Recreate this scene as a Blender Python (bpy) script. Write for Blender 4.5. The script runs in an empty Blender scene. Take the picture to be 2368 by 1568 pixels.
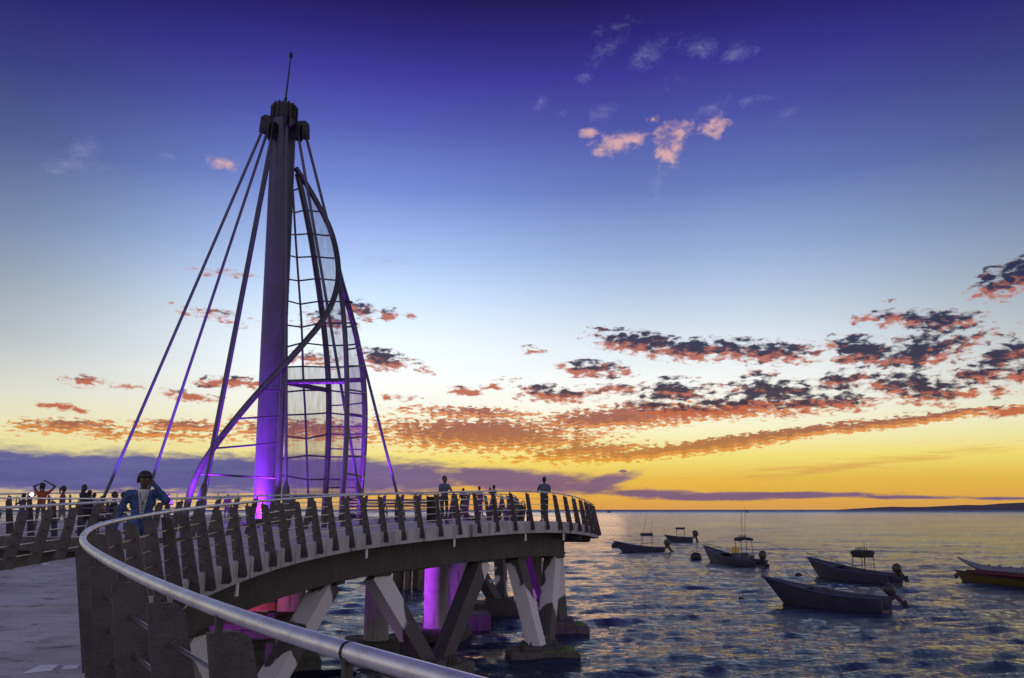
import bpy, bmesh, math, random
import numpy as np
from mathutils import Vector, Matrix
random.seed(7); rng = np.random.default_rng(7)
S = bpy.context.scene
COL = S.collection
PI = math.pi
# ------------------------------------------------------------------ camera
EYE = 5.3                       # eye height above the water
FPX = 800.0
PITCH = math.atan(170.6/FPX)
PX = 1024/2367.0
cam_d = bpy.data.cameras.new('camera'); cam = bpy.data.objects.new('camera', cam_d); COL.objects.link(cam)
cam_d.sensor_width = 36; cam_d.lens = 36*FPX/1024; cam_d.clip_start = .05; cam_d.clip_end = 60000
cam.location = (0, 0, EYE); cam.rotation_euler = (PI/2+PITCH, 0, 0)
S.camera = cam
S.view_settings.view_transform = 'Standard'; S.view_settings.look = 'None'
S.view_settings.exposure = 0; S.view_settings.gamma = 1; S.view_settings.use_curve_mapping = False
FWD = Vector((0, math.cos(PITCH), math.sin(PITCH))); UP = Vector((0, -math.sin(PITCH), math.cos(PITCH)))

def ray(vx, vy):
    return Vector((1, 0, 0))*((vx*PX-512)/FPX) + UP*(-(vy*PX-339)/FPX) + FWD
def at(vx, vy, d):              # survey point: bearing of the photograph, d metres out to sea
    r = ray(vx, vy); r *= d/r.y
    return Vector((r.x, r.y, r.z+EYE))
def at_z(vx, vy, z):
    r = ray(vx, vy); r *= (z-EYE)/r.z
    return Vector((r.x, r.y, z))
def azel(vx, vy):
    r = ray(vx, vy).normalized()
    return math.atan2(r.x, r.y), math.asin(r.z)
def lin(c):
    return tuple(((x/255)/12.92 if x/255 <= .04045 else ((x/255+.055)/1.055)**2.4) for x in c)

# ------------------------------------------------------------------ sky
world = bpy.data.worlds.new('World'); S.world = world; world.use_nodes = True
WT = world.node_tree; WT.nodes.clear()
class NB:
    def __init__(s, t): s.t = t
    def n(s, typ, **kw):
        nd = s.t.nodes.new(typ)
        for k, v in kw.items(): setattr(nd, k, v)
        return nd
    def put(s, sock, v):
        if hasattr(v, 'is_linked') or isinstance(v, bpy.types.NodeSocket): s.t.links.new(v, sock)
        else: sock.default_value = v
    def m(s, op, a, b=None, c=None, clamp=False):
        nd = s.n('ShaderNodeMath', operation=op, use_clamp=clamp)
        for i, v in enumerate((a, b, c)):
            if v is not None: s.put(nd.inputs[i], v)
        return nd.outputs[0]
    def mr(s, v, a, b, c=0., d=1., smooth=True):
        nd = s.n('ShaderNodeMapRange', interpolation_type='SMOOTHSTEP' if smooth else 'LINEAR')
        s.put(nd.inputs[0], v)
        for i, x in enumerate((a, b, c, d)): s.put(nd.inputs[i+1], x)
        return nd.outputs[0]
    def mix(s, f, a, b, mode='MIX'):
        nd = s.n('ShaderNodeMix', data_type='RGBA', blend_type=mode, clamp_factor=True)
        s.put(nd.inputs[0], f)
        for k, v in ((6, a), (7, b)):
            if isinstance(v, tuple) and len(v) == 3: v = (*v, 1)
            s.put(nd.inputs[k], v)
        return nd.outputs[2]
    def comb(s, x, y, z=0.):
        nd = s.n('ShaderNodeCombineXYZ')
        for i, v in enumerate((x, y, z)): s.put(nd.inputs[i], v)
        return nd.outputs[0]
    def vm(s, op, a, b):
        nd = s.n('ShaderNodeVectorMath', operation=op)
        s.put(nd.inputs[0], a); s.put(nd.inputs[1], b)
        return nd.outputs[0]
    def noise(s, vec, scale, detail=5., rough=.55, dist=0.):
        nd = s.n('ShaderNodeTexNoise')
        s.put(nd.inputs['Vector'], vec); nd.inputs['Scale'].default_value = scale
        nd.inputs['Detail'].default_value = detail; nd.inputs['Roughness'].default_value = rough
        nd.inputs['Distortion'].default_value = dist
        return nd.outputs[0]
    def ramp(s, f, stops):
        nd = s.n('ShaderNodeValToRGB'); s.put(nd.inputs[0], f)
        e = nd.color_ramp.elements
        while len(e) < len(stops): e.new(.5)
        for el, (p, c) in zip(e, stops): el.position = p; el.color = (*c, 1)
        return nd.outputs[0]

def cloud_group(name, blobs, nsx, nsy, k2, detail=7., rough=.6, seed=0., dist=.3, k1=1.0):
    g = bpy.data.node_groups.new(name, 'ShaderNodeTree')
    g.interface.new_socket('v', in_out='INPUT', socket_type='NodeSocketVector')
    g.interface.new_socket('t', in_out='OUTPUT', socket_type='NodeSocketFloat')
    B = NB(g); gi = B.n('NodeGroupInput'); go = B.n('NodeGroupOutput')
    acc = None
    for (cx, cy, rx, ry, rot, w) in blobs:
        a, e = azel(cx, cy)
        k = PX/FPX*math.cos(e)**.5
        mp = B.n('ShaderNodeMapping', vector_type='TEXTURE')
        g.links.new(gi.outputs[0], mp.inputs[0])
        mp.inputs[1].default_value = (a, e, 0); mp.inputs[2].default_value = (0, 0, math.radians(rot))
        mp.inputs[3].default_value = (rx*k, ry*k, 1)
        gr = B.n('ShaderNodeTexGradient', gradient_type='SPHERICAL'); g.links.new(mp.outputs[0], gr.inputs[0])
        o = B.m('MULTIPLY', gr.outputs[1], w)
        acc = o if acc is None else B.m('MAXIMUM', acc, o)
    nv = B.vm('ADD', B.vm('MULTIPLY', gi.outputs[0], (nsx, nsy, 1)), (seed, seed*.7, seed*.3))
    N = B.noise(nv, 1.0, detail, rough, dist)
    t = B.m('ADD', B.m('MULTIPLY', acc, k1), B.m('MULTIPLY', B.m('SUBTRACT', N, .5), k2))
    t = B.m('MULTIPLY', t, B.m('GREATER_THAN', acc, .001))
    g.links.new(t, go.inputs[0])
    return g

W = NB(WT)
tc = W.n('ShaderNodeTexCoord'); sp = W.n('ShaderNodeSeparateXYZ'); WT.links.new(tc.outputs['Generated'], sp.inputs[0])
X, Y, Z = sp.outputs
AZ = W.m('ARCTAN2', X, Y); EL = W.m('ARCSINE', Z)
CV = W.comb(AZ, EL, 0.)
front_stops = [(1178, (214, 156, 82)), (1150, (224, 170, 74)), (1110, (230, 188, 78)), (1060, (245, 226, 122)), (1000, (249, 244, 200)),
               (940, (248, 249, 234)), (880, (243, 247, 246)), (800, (220, 232, 241)), (700, (184, 204, 228)), (600, (150, 173, 215)),
               (450, (104, 123, 187)), (300, (75, 84, 163)), (180, (58, 55, 146)), (80, (44, 36, 116)), (0, (33, 25, 86))]
ELMAX = math.radians(60)
fs = [(max(0., azel(1183, vy)[1]/ELMAX), lin(c)) for vy, c in front_stops] + [(1., lin((84, 80, 150)))]
elf = W.m('DIVIDE', EL, ELMAX, clamp=True)
cf = W.ramp(elf, fs)
cb = W.ramp(elf, [(0, lin((236, 218, 230))), (.12, lin((250, 236, 242))), (.35, lin((238, 233, 246))), (.7, lin((186, 184, 226))), (1, lin((116, 112, 180)))])
cb = W.mix(1., cb, (1.35, 1.35, 1.35), 'MULTIPLY')
cosaz = W.m('COSINE', W.m('SUBTRACT', AZ, .05))
sky = W.mix(W.mr(cosaz, .5, -.5), cf, cb)
# a little darker away from the glow
fall = W.mr(W.m('ABSOLUTE', W.m('SUBTRACT', AZ, .02)), .22, .72, 1.06, .55)
fall = W.m('ADD', W.m('MULTIPLY', fall, W.mr(EL, .04, .2)), W.m('SUBTRACT', 1., W.mr(EL, .04, .2)))
gl = W.m('MULTIPLY', W.mr(W.m('ABSOLUTE', W.m('ADD', AZ, .2)), .0, .42, 1., 0.), W.m('MULTIPLY', W.mr(EL, .1, .28), W.mr(EL, .62, .36)))
fall = W.m('ADD', fall, W.m('MULTIPLY', gl, .38))
sky = W.mix(1., sky, fall, 'MULTIPLY')
# paler gold to the south
sky = W.mix(W.m('MULTIPLY', W.mr(AZ, -.05, -.55), W.mr(EL, .16, .02, 0., .45)), sky, lin((232, 224, 190)))

G1 = cloud_group('cumulus', [
    (1480, 792, 150, 34, -7, 1.), (1620, 808, 200, 36, -3, 1.), (1780, 815, 150, 34, -4, .95), (1375, 853, 110, 27, -4, .9),
    (2060, 735, 90, 24, -3, .7), (2170, 742, 110, 28, -4, .95), (2350, 640, 110, 44, 12, 1.), (1990, 812, 90, 44, -12, 1.), (2130, 815, 130, 48, 8, .95),
    (2330, 820, 80, 32, 10, 1.), (1960, 785, 50, 20, 0, .7), (2240, 785, 120, 20, 8, .6), (2085, 890, 90, 36, 0, .95), (2155, 905, 90, 40, 0, .85), (2260, 865, 70, 30, 0, .9), (2355, 865, 50, 24, 0, .9),
    (1945, 885, 70, 36, 10, .85), (1950, 930, 90, 26, 0, .9), (1780, 905, 140, 36, -3, .95), (1560, 905, 120, 30, -3, .95), (1290, 915, 120, 22, -2, .95), (1250, 897, 70, 14, 0, .8), (1400, 900, 90, 18, 0, .7),
    (1720, 935, 160, 26, 0, .85), (1600, 950, 180, 22, 0, .85), (1500, 940, 120, 20, 0, .8), (1860, 935, 120, 32, 0, .8), (2250, 910, 120, 18, 0, .55),
    (885, 830, 70, 32, -6, 1.), (838, 718, 50, 28, -12, .95), (900, 728, 30, 22, -10, .9), (760, 740, 90, 36, 0, .62), (730, 830, 90, 26, 0, .6), (975, 850, 40, 16, -30, .6), (945, 732, 26, 10, 0, .55),
    (1072, 905, 52, 15, -4, .9), (1232, 812, 40, 16, -10, .5), (1410, 765, 60, 10, -10, .5), (560, 884, 110, 18, 0, .85), (490, 884, 50, 16, 0, .8), (195, 882, 50, 16, -3, .85), (440, 916, 90, 14, -5, .8), (150, 941, 70, 12, -3, .7), (300, 893, 50, 9, 0, .5),
    (920, 920, 60, 10, 0, .7), (1750, 865, 60, 14, 0, .6), (1560, 875, 60, 8, 0, .7), (2340, 950, 60, 14, 6, .9), (1150, 888, 60, 16, 15, .45), (2060, 692, 30, 10, -15, .5),
    (520, 632, 90, 12, 0, .4), (500, 730, 110, 20, -8, .38)], 66, 150, 2.6, seed=3.1, rough=.58)
G2 = cloud_group('ripple_field', [
    (1120, 1005, 420, 58, -2, .95), (1450, 965, 380, 40, 3, .9), (1100, 955, 260, 22, -2, .75), (1350, 1045, 260, 26, 4, .85),
    (1560, 1042, 360, 22, 5.2, 1.), (1760, 1012, 420, 19, 6, 1.05), (2080, 976, 330, 14, 5.4, 1.05), (1700, 950, 260, 30, 0, .7),
    (160, 985, 150, 22, 2, .85), (420, 985, 160, 22, 0, .8), (700, 995, 260, 40, 0, .8), (330, 1005, 330, 18, 0, .6)], 100, 300, 2.1, detail=6., seed=9.4, dist=.4)
G3 = cloud_group('high_puffs', [
    (1425, 332, 92, 36, 10, 1.), (1470, 322, 40, 20, 15, .8), (1390, 345, 34, 14, 0, .8), (1555, 312, 62, 40, 25, 1.), (1545, 352, 46, 44, 40, 1.), (1652, 288, 50, 36, 25, .95), (1362, 305, 36, 17, 0, .8), (1508, 277, 30, 13, 0, .7),
    (510, 376, 66, 19, -3, .7)], 60, 84, 1.9, detail=8., rough=.6, seed=21.7, dist=.4)
G6 = cloud_group('high_wisps', [
    (1390, 260, 60, 30, 8, .9), (1250, 235, 34, 26, 30, .9), (1298, 260, 24, 18, 0, .7), (1500, 125, 90, 44, 20, .9), (1620, 110, 90, 36, -15, .9), (1705, 120, 80, 30, 0, .9), (1400, 115, 90, 36, 30, .7), (1350, 180, 40, 22, 0, .9), (1640, 250, 80, 24, 12, .9), (1730, 232, 80, 22, 0, .7), (1820, 262, 60, 18, 20, .6), (1430, 60, 100, 26, 10, .5), (1560, 190, 60, 30, 30, .4),
    (390, 361, 34, 11, 0, 1.), (195, 345, 60, 34, 20, 1.), (160, 380, 80, 24, 10, 1.), (130, 398, 36, 12, 0, 1.), (250, 388, 34, 10, 0, .8), (890, 605, 150, 30, 0, .7), (1520, 430, 40, 80, -10, .8), (540, 380, 80, 16, 0, .6), (480, 632, 160, 16, 0, .7), (500, 730, 130, 22, -8, .8), (720, 640, 90, 20, 0, .6)], 54, 84, 2.2, detail=9., rough=.7, seed=33.1, dist=.7)
G4 = cloud_group('low_bank', [
    (250, 1094, 1150, 66, 0, 1.), (760, 1096, 640, 58, -1.5, 1.), (1180, 1110, 380, 40, -4, 1.), (1400, 1113, 120, 22, 14, .9), (1440, 1089, 16, 7, 0, .9),
    (1500, 1141, 180, 14, -1, 1.), (1750, 1145, 420, 11, 0, 1.), (1650, 1150, 260, 11, 0, .95), (2100, 1149, 170, 7, -1, .85), (2330, 1152, 90, 5, 0, .8)], 26, 110, .9, detail=6., seed=5.5, dist=.2)
G5 = cloud_group('wisps', [(2000, 1072, 520, 24, 6, .7), (2200, 1045, 400, 30, 8, .6), (2250, 1010, 260, 22, 7, .4), (1800, 1085, 380, 14, 5, .6), (80, 640, 700, 40, 0, .0)], 14, 260, 1.5, detail=5., seed=1.5)
def cl(g, v):
    nd = W.n('ShaderNodeGroup'); nd.node_tree = g; WT.links.new(v, nd.inputs[0]); return nd.outputs[0]
def below(d): return W.comb(AZ, W.m('SUBTRACT', EL, d), 0.)
warm = W.mr(EL, .06, .22)                    # 0 near the horizon -> 1 higher up
# wisps
sky = W.mix(W.m('MULTIPLY', W.mr(cl(G5, CV), .3, .75), .55), sky, lin((214, 150, 84)))
# ripple field
t2 = cl(G2, CV)
c2 = W.mix(W.mr(cl(G2, below(.004)), .2, .7), lin((224, 132, 64)), lin((150, 72, 62)))
c2 = W.mix(W.mr(EL, .045, .11), W.mix(.4, c2, lin((238, 170, 50))), c2)
sky = W.mix(W.m('MULTIPLY', W.mr(t2, .2, .5), .92), sky, c2)
sky = W.mix(W.m('MULTIPLY', W.mr(cl(G6, CV), .15, 1.5), .42), sky, W.mix(W.mr(EL, .2, .36), lin((226, 176, 178)), lin((158, 160, 206))))
# high puffs
t3 = cl(G3, CV)
c3 = W.mix(W.mr(cl(G3, below(.012)), .3, .95), lin((226, 178, 176)), lin((134, 118, 170)))
sky = W.mix(W.m('MULTIPLY', W.mr(t3, .1, .9), .9), sky, c3)
# cumulus rows: glowing undersides, slate tops
t1 = cl(G1, CV); t1b = cl(G1, below(.010))
lit = W.mix(warm, lin((204, 104, 62)), lin((190, 112, 98)))
drk = W.mix(warm, lin((56, 42, 62)), lin((38, 40, 74)))
c1 = W.mix(W.mr(t1b, -.1, .52), lit, drk)
c1 = W.mix(W.mr(t1, .18, .46), W.mix(.45, c1, lin((226, 176, 160))), c1)
sky = W.mix(W.m('MULTIPLY', W.mr(t1, .06, .6), .97), sky, c1)
# low bank over the horizon
t4 = cl(G4, CV)
c4 = W.mix(W.mr(AZ, -.4, .1), lin((80, 82, 146)), lin((106, 84, 120)))
c4 = W.mix(W.m('MULTIPLY', W.mr(W.noise(W.vm('MULTIPLY', CV, (9, 70, 1)), 1., 5.), .3, .7), .6), c4, W.mix(W.mr(AZ, -.4, .1), lin((104, 104, 164)), lin((128, 104, 140))))
sky = W.mix(W.m('MULTIPLY', W.mr(t4, .16, .58), .97), sky, c4)
bg = W.n('ShaderNodeBackground'); bg.inputs[1].default_value = 1.0
WT.links.new(sky, bg.inputs[0])
# the last physical twilight on top of it
nis = W.n('ShaderNodeTexSky', sky_type='NISHITA'); nis.sun_disc = False
SUN_EL = math.radians(1.5); SUN_AZ = math.radians(2)
nis.sun_elevation = SUN_EL; nis.sun_rotation = SUN_AZ
bg2 = W.n('ShaderNodeBackground'); bg2.inputs[1].default_value = .05
WT.links.new(nis.outputs[0], bg2.inputs[0])
ms = W.n('ShaderNodeMixShader'); ms.inputs[0].default_value = .04
WT.links.new(bg.outputs[0], ms.inputs[1]); WT.links.new(bg2.outputs[0], ms.inputs[2])
wo = W.n('ShaderNodeOutputWorld'); WT.links.new(ms.outputs[0], wo.inputs[0])
world.cycles.sampling_method = 'MANUAL'; world.cycles.sample_map_resolution = 1024

sun_d = bpy.data.lights.new('sun', 'SUN'); sun = bpy.data.objects.new('sun', sun_d); COL.objects.link(sun)
sun_d.energy = .04; sun_d.angle = math.radians(12); sun_d.color = (1, .6, .3)
sd = Vector((math.sin(SUN_AZ)*math.cos(SUN_EL+.03), math.cos(SUN_AZ)*math.cos(SUN_EL+.03), math.sin(SUN_EL+.03)))
sun.rotation_euler = sd.to_track_quat('Z', 'Y').to_euler(); sun.location = (0, 0, 60)

# ------------------------------------------------------------------ materials
def mat(name, color, rough=.6, metal=0., var=.3, scale=2., bump=0., bscale=20., stretch=(1, 1, 1), color2=None, spec=.5, thr=(.35, .7), coat=0.):
    m = bpy.data.materials.new(name); m.use_nodes = True
    B = NB(m.node_tree); p = m.node_tree.nodes['Principled BSDF']
    p.inputs['Roughness'].default_value = rough; p.inputs['Metallic'].default_value = metal
    p.inputs['Specular IOR Level'].default_value = spec; p.inputs['Coat Weight'].default_value = coat
    geo = B.n('ShaderNodeNewGeometry'); pos = B.vm('MULTIPLY', geo.outputs['Position'], stretch)
    if color2 is None: color2 = tuple(c*(1-var) for c in color)
    n = B.noise(pos, scale, 6., .62)
    f = B.mr(n, thr[0], thr[1])
    B.put(p.inputs['Base Color'], B.mix(f, color, color2))
    if bump:
        bn = B.n('ShaderNodeBump'); bn.inputs['Strength'].default_value = bump; bn.inputs['Distance'].default_value = .02
        m.node_tree.links.new(B.noise(pos, bscale, 5., .6), bn.inputs['Height'])
        m.node_tree.links.new(bn.outputs[0], p.inputs['Normal'])
    B.put(p.inputs['Roughness'], B.m('ADD', rough-.08, B.m('MULTIPLY', B.noise(pos, scale*2.3, 4.), .16), clamp=True))
    return m
def emit(name, color, strength):
    m = bpy.data.materials.new(name); m.use_nodes = True; nt = m.node_tree; nt.nodes.clear()
    e = nt.nodes.new('ShaderNodeEmission'); e.inputs[0].default_value = (*color, 1); e.inputs[1].default_value = strength
    o = nt.nodes.new('ShaderNodeOutputMaterial'); nt.links.new(e.outputs[0], o.inputs[0]); return m

M = {}
M['steel'] = mat('brushed_steel', (.84, .83, .86), .42, .75, .3, 7., .08, 160., (1, 1, 1))
M['fin'] = mat('weathered_plate', (.064, .053, .053), .5, 0., .5, 7., .3, 60., color2=(.034, .028, .03))
M['rod'] = mat('steel_rod', (.6, .6, .62), .3, 1., .2, 9.)
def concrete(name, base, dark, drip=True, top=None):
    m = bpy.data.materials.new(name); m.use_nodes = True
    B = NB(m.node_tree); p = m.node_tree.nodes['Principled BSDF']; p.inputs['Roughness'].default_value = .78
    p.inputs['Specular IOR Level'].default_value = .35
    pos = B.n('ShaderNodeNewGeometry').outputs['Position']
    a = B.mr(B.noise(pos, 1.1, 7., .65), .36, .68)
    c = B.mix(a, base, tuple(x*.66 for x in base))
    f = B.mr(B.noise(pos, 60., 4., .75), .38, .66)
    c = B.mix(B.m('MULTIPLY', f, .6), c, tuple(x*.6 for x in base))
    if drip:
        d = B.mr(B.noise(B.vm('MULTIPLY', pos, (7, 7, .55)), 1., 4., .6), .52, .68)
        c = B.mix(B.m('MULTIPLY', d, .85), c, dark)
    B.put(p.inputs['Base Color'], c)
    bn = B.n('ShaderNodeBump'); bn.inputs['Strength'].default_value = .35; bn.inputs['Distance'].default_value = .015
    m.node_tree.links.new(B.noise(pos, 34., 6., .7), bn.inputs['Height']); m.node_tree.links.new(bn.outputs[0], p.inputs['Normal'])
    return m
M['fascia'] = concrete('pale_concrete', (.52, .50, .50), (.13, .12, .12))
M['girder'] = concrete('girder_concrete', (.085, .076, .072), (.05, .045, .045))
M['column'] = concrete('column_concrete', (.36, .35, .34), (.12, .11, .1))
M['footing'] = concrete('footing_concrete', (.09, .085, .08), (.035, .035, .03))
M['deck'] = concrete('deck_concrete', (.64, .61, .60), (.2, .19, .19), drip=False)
def deck_mat():
    m = M['deck']; nt = m.node_tree; B = NB(nt); p = nt.nodes['Principled BSDF']
    src = p.inputs['Base Color'].links[0].from_socket
    pos = B.n('ShaderNodeNewGeometry').outputs['Position']
    st = B.mr(B.noise(B.vm('MULTIPLY', pos, (1.8, 3.2, 1)), 1.2, 6., .72, .6), .54, .66)
    c = B.mix(B.m('MULTIPLY', st, .75), src, (.12, .105, .1))
    sc = B.mr(B.noise(B.vm('MULTIPLY', pos, (.5, 5, 1)), 1.3, 5., .7, .3), .56, .7)
    B.put(p.inputs['Base Color'], B.mix(B.m('MULTIPLY', sc, .4), c, (.22, .21, .22)))
deck_mat()
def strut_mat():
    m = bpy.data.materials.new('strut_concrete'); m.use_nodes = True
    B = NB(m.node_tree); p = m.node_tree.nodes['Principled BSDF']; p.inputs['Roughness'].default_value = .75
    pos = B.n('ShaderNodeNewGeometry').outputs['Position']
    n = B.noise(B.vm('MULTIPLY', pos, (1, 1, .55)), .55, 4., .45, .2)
    f = B.mr(n, .50, .525)                                   # lit patches of the arms painted pale over dark concrete
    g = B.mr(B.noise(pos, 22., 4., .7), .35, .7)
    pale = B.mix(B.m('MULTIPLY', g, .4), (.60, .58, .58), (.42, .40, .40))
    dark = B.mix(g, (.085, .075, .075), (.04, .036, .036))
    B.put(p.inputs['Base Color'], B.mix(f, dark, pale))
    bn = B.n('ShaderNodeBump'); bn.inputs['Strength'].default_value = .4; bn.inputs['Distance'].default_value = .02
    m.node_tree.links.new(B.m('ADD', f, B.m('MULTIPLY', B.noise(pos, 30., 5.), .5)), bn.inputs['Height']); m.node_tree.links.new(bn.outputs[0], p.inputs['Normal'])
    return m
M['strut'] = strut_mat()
M['moss'] = mat('sea_moss', (.13, .25, .02), .9, 0, .5, 5., .8, 40., color2=(.05, .08, .015))
M['mast'] = mat('mast_paint', (.038, .036, .06), .45, 0, .2, 1.5, .04, 30.)
M['pipe'] = mat('pipe_steel', (.055, .055, .07), .38, .3, .3, 2., .03, 40.)
M['stay'] = mat('stay_steel', (.055, .058, .085), .42, .1, .25, 3.)
M['darkm'] = mat('dark_metal', (.02, .02, .024), .5, .4, .4, 5.)
M['white'] = mat('white_pipe_light_patch', (.8, .8, .8), .5, 0, .15, 6.)  # drain pipes and the painted light patches on the deck
M['black'] = mat('black_plastic', (.02, .02, .022), .4, 0, .3, 8.)
M['hull'] = mat('hull_paint', (.03, .03, .062), .45, 0, .35, 1.6, .03, 20.)
M['hull_in'] = mat('hull_inside', (.04, .04, .06), .6, 0, .3, 2.)
M['hull_blue'] = mat('gunwale_blue', (.055, .055, .15), .45, 0, .3, 3.)
M['yellow'] = mat('yellow_hull', (.085, .06, .008), .45, 0, .3, 2.)
M['yellow_tank'] = mat('yellow_tank', (.7, .45, .04), .5, 0, .2, 4.)
M['red'] = mat('red_vinyl', (.075, .006, .012), .5, 0, .3, 4.)
M['vinyl'] = mat('white_vinyl', (.17, .17, .23), .45, 0, .2, 4.)
M['canvas'] = mat('canvas_dark', (.015, .016, .03), .8, 0, .3, 4.)
M['rope'] = mat('rope', (.2, .18, .15), .9, 0, .3, 10.)
M['wood'] = mat('old_timber', (.12, .09, .07), .85, 0, .5, 4., .5, 30., (1, 1, .2))
M['orange_lit'] = mat('orange_light_tone', (.55, .16, .04), .55, 0, .4, 3.)  # orange light on the landing framing, put into the base colour
M['skin'] = mat('skin', (.27, .15, .1), .55, 0, .15, 20.)
M['hair'] = mat('hair', (.015, .012, .01), .55, 0, .3, 40.)
_cl = {}; _sk = {}
def cloth(c):
    c = tuple(round(x, 3) for x in c)
    if c not in _cl: _cl[c] = mat('cloth', c, .85, 0, .45, 9., .7, 26.)
    return _cl[c]
def mesh_mat():
    m = bpy.data.materials.new('sail_mesh'); m.use_nodes = True; nt = m.node_tree; nt.nodes.clear(); B = NB(nt)
    pos = B.n('ShaderNodeNewGeometry').outputs['Position']
    tr = B.n('ShaderNodeBsdfTransparent'); d = B.n('ShaderNodeBsdfDiffuse'); d.inputs[0].default_value = (.07, .07, .085, 1)
    tl = B.n('ShaderNodeBsdfTranslucent'); tl.inputs[0].default_value = (.09, .085, .11, 1)
    a = B.n('ShaderNodeAddShader'); nt.links.new(d.outputs[0], a.inputs[0]); nt.links.new(tl.outputs[0], a.inputs[1])
    mx = B.n('ShaderNodeMixShader')
    B.put(mx.inputs[0], B.mr(B.noise(B.vm('MULTIPLY', pos, (6, 6, 1.2)), 1., 4., .6), .3, .7, .34, .52))
    nt.links.new(tr.outputs[0], mx.inputs[1]); nt.links.new(a.outputs[0], mx.inputs[2])
    o = B.n('ShaderNodeOutputMaterial'); nt.links.new(mx.outputs[0], o.inputs[0]); return m
M['mesh'] = mesh_mat()
def water_mat():
    m = bpy.data.materials.new('sea_water'); m.use_nodes = True
    B = NB(m.node_tree); p = m.node_tree.nodes['Principled BSDF']
    p.inputs['Base Color'].default_value = (.008, .013, .038, 1); p.inputs['Roughness'].default_value = .07; p.inputs['IOR'].default_value = 1.65
    pos = B.n('ShaderNodeNewGeometry').outputs['Position']
    h1 = B.noise(B.vm('MULTIPLY', pos, (.8, 2.0, 1)), 1.7, 5., .62, .5)
    h2 = B.noise(B.vm('MULTIPLY', pos, (.13, .30, 1)), 1., 7., .62, .4)
    l0 = B.n('ShaderNodeVectorMath', operation='LENGTH'); m.node_tree.links.new(pos, l0.inputs[0]); pln = l0.outputs['Value']
    h = B.m('ADD', B.m('MULTIPLY', h1, .15), B.m('MULTIPLY', B.m('MULTIPLY', h2, .55), B.mr(B.m('MULTIPLY', pln, 1.), 30., 300., 1., .25)))
    bn = B.n('ShaderNodeBump'); bn.inputs['Strength'].default_value = 1.; bn.inputs['Distance'].default_value = .9
    m.node_tree.links.new(h, bn.inputs['Height'])
    # beyond the resolved waves the facets in view are the ones facing the shore: lean the mean normal that way
    ln = B.n('ShaderNodeVectorMath', operation='LENGTH'); m.node_tree.links.new(pos, ln.inputs[0])
    far = B.m('ADD', B.mr(ln.outputs['Value'], 15., 130., .022, .078), B.mr(ln.outputs['Value'], 150., 3200., 0., .17))
    var = B.mr(B.noise(B.vm('MULTIPLY', pos, (.02, .05, 1)), 1., 5., .65), .3, .7, .6, 1.4)
    nv = B.vm('NORMALIZE', B.vm('ADD', bn.outputs[0], B.comb(0., B.m('MULTIPLY', B.m('MULTIPLY', far, var), -1.), 0.)), (0, 0, 0))
    m.node_tree.links.new(nv, p.inputs['Normal'])
    return m
M['water'] = water_mat()
M['hill'] = mat('far_hill', (.10, .07, .10), .95, 0, .3, .004)

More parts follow.
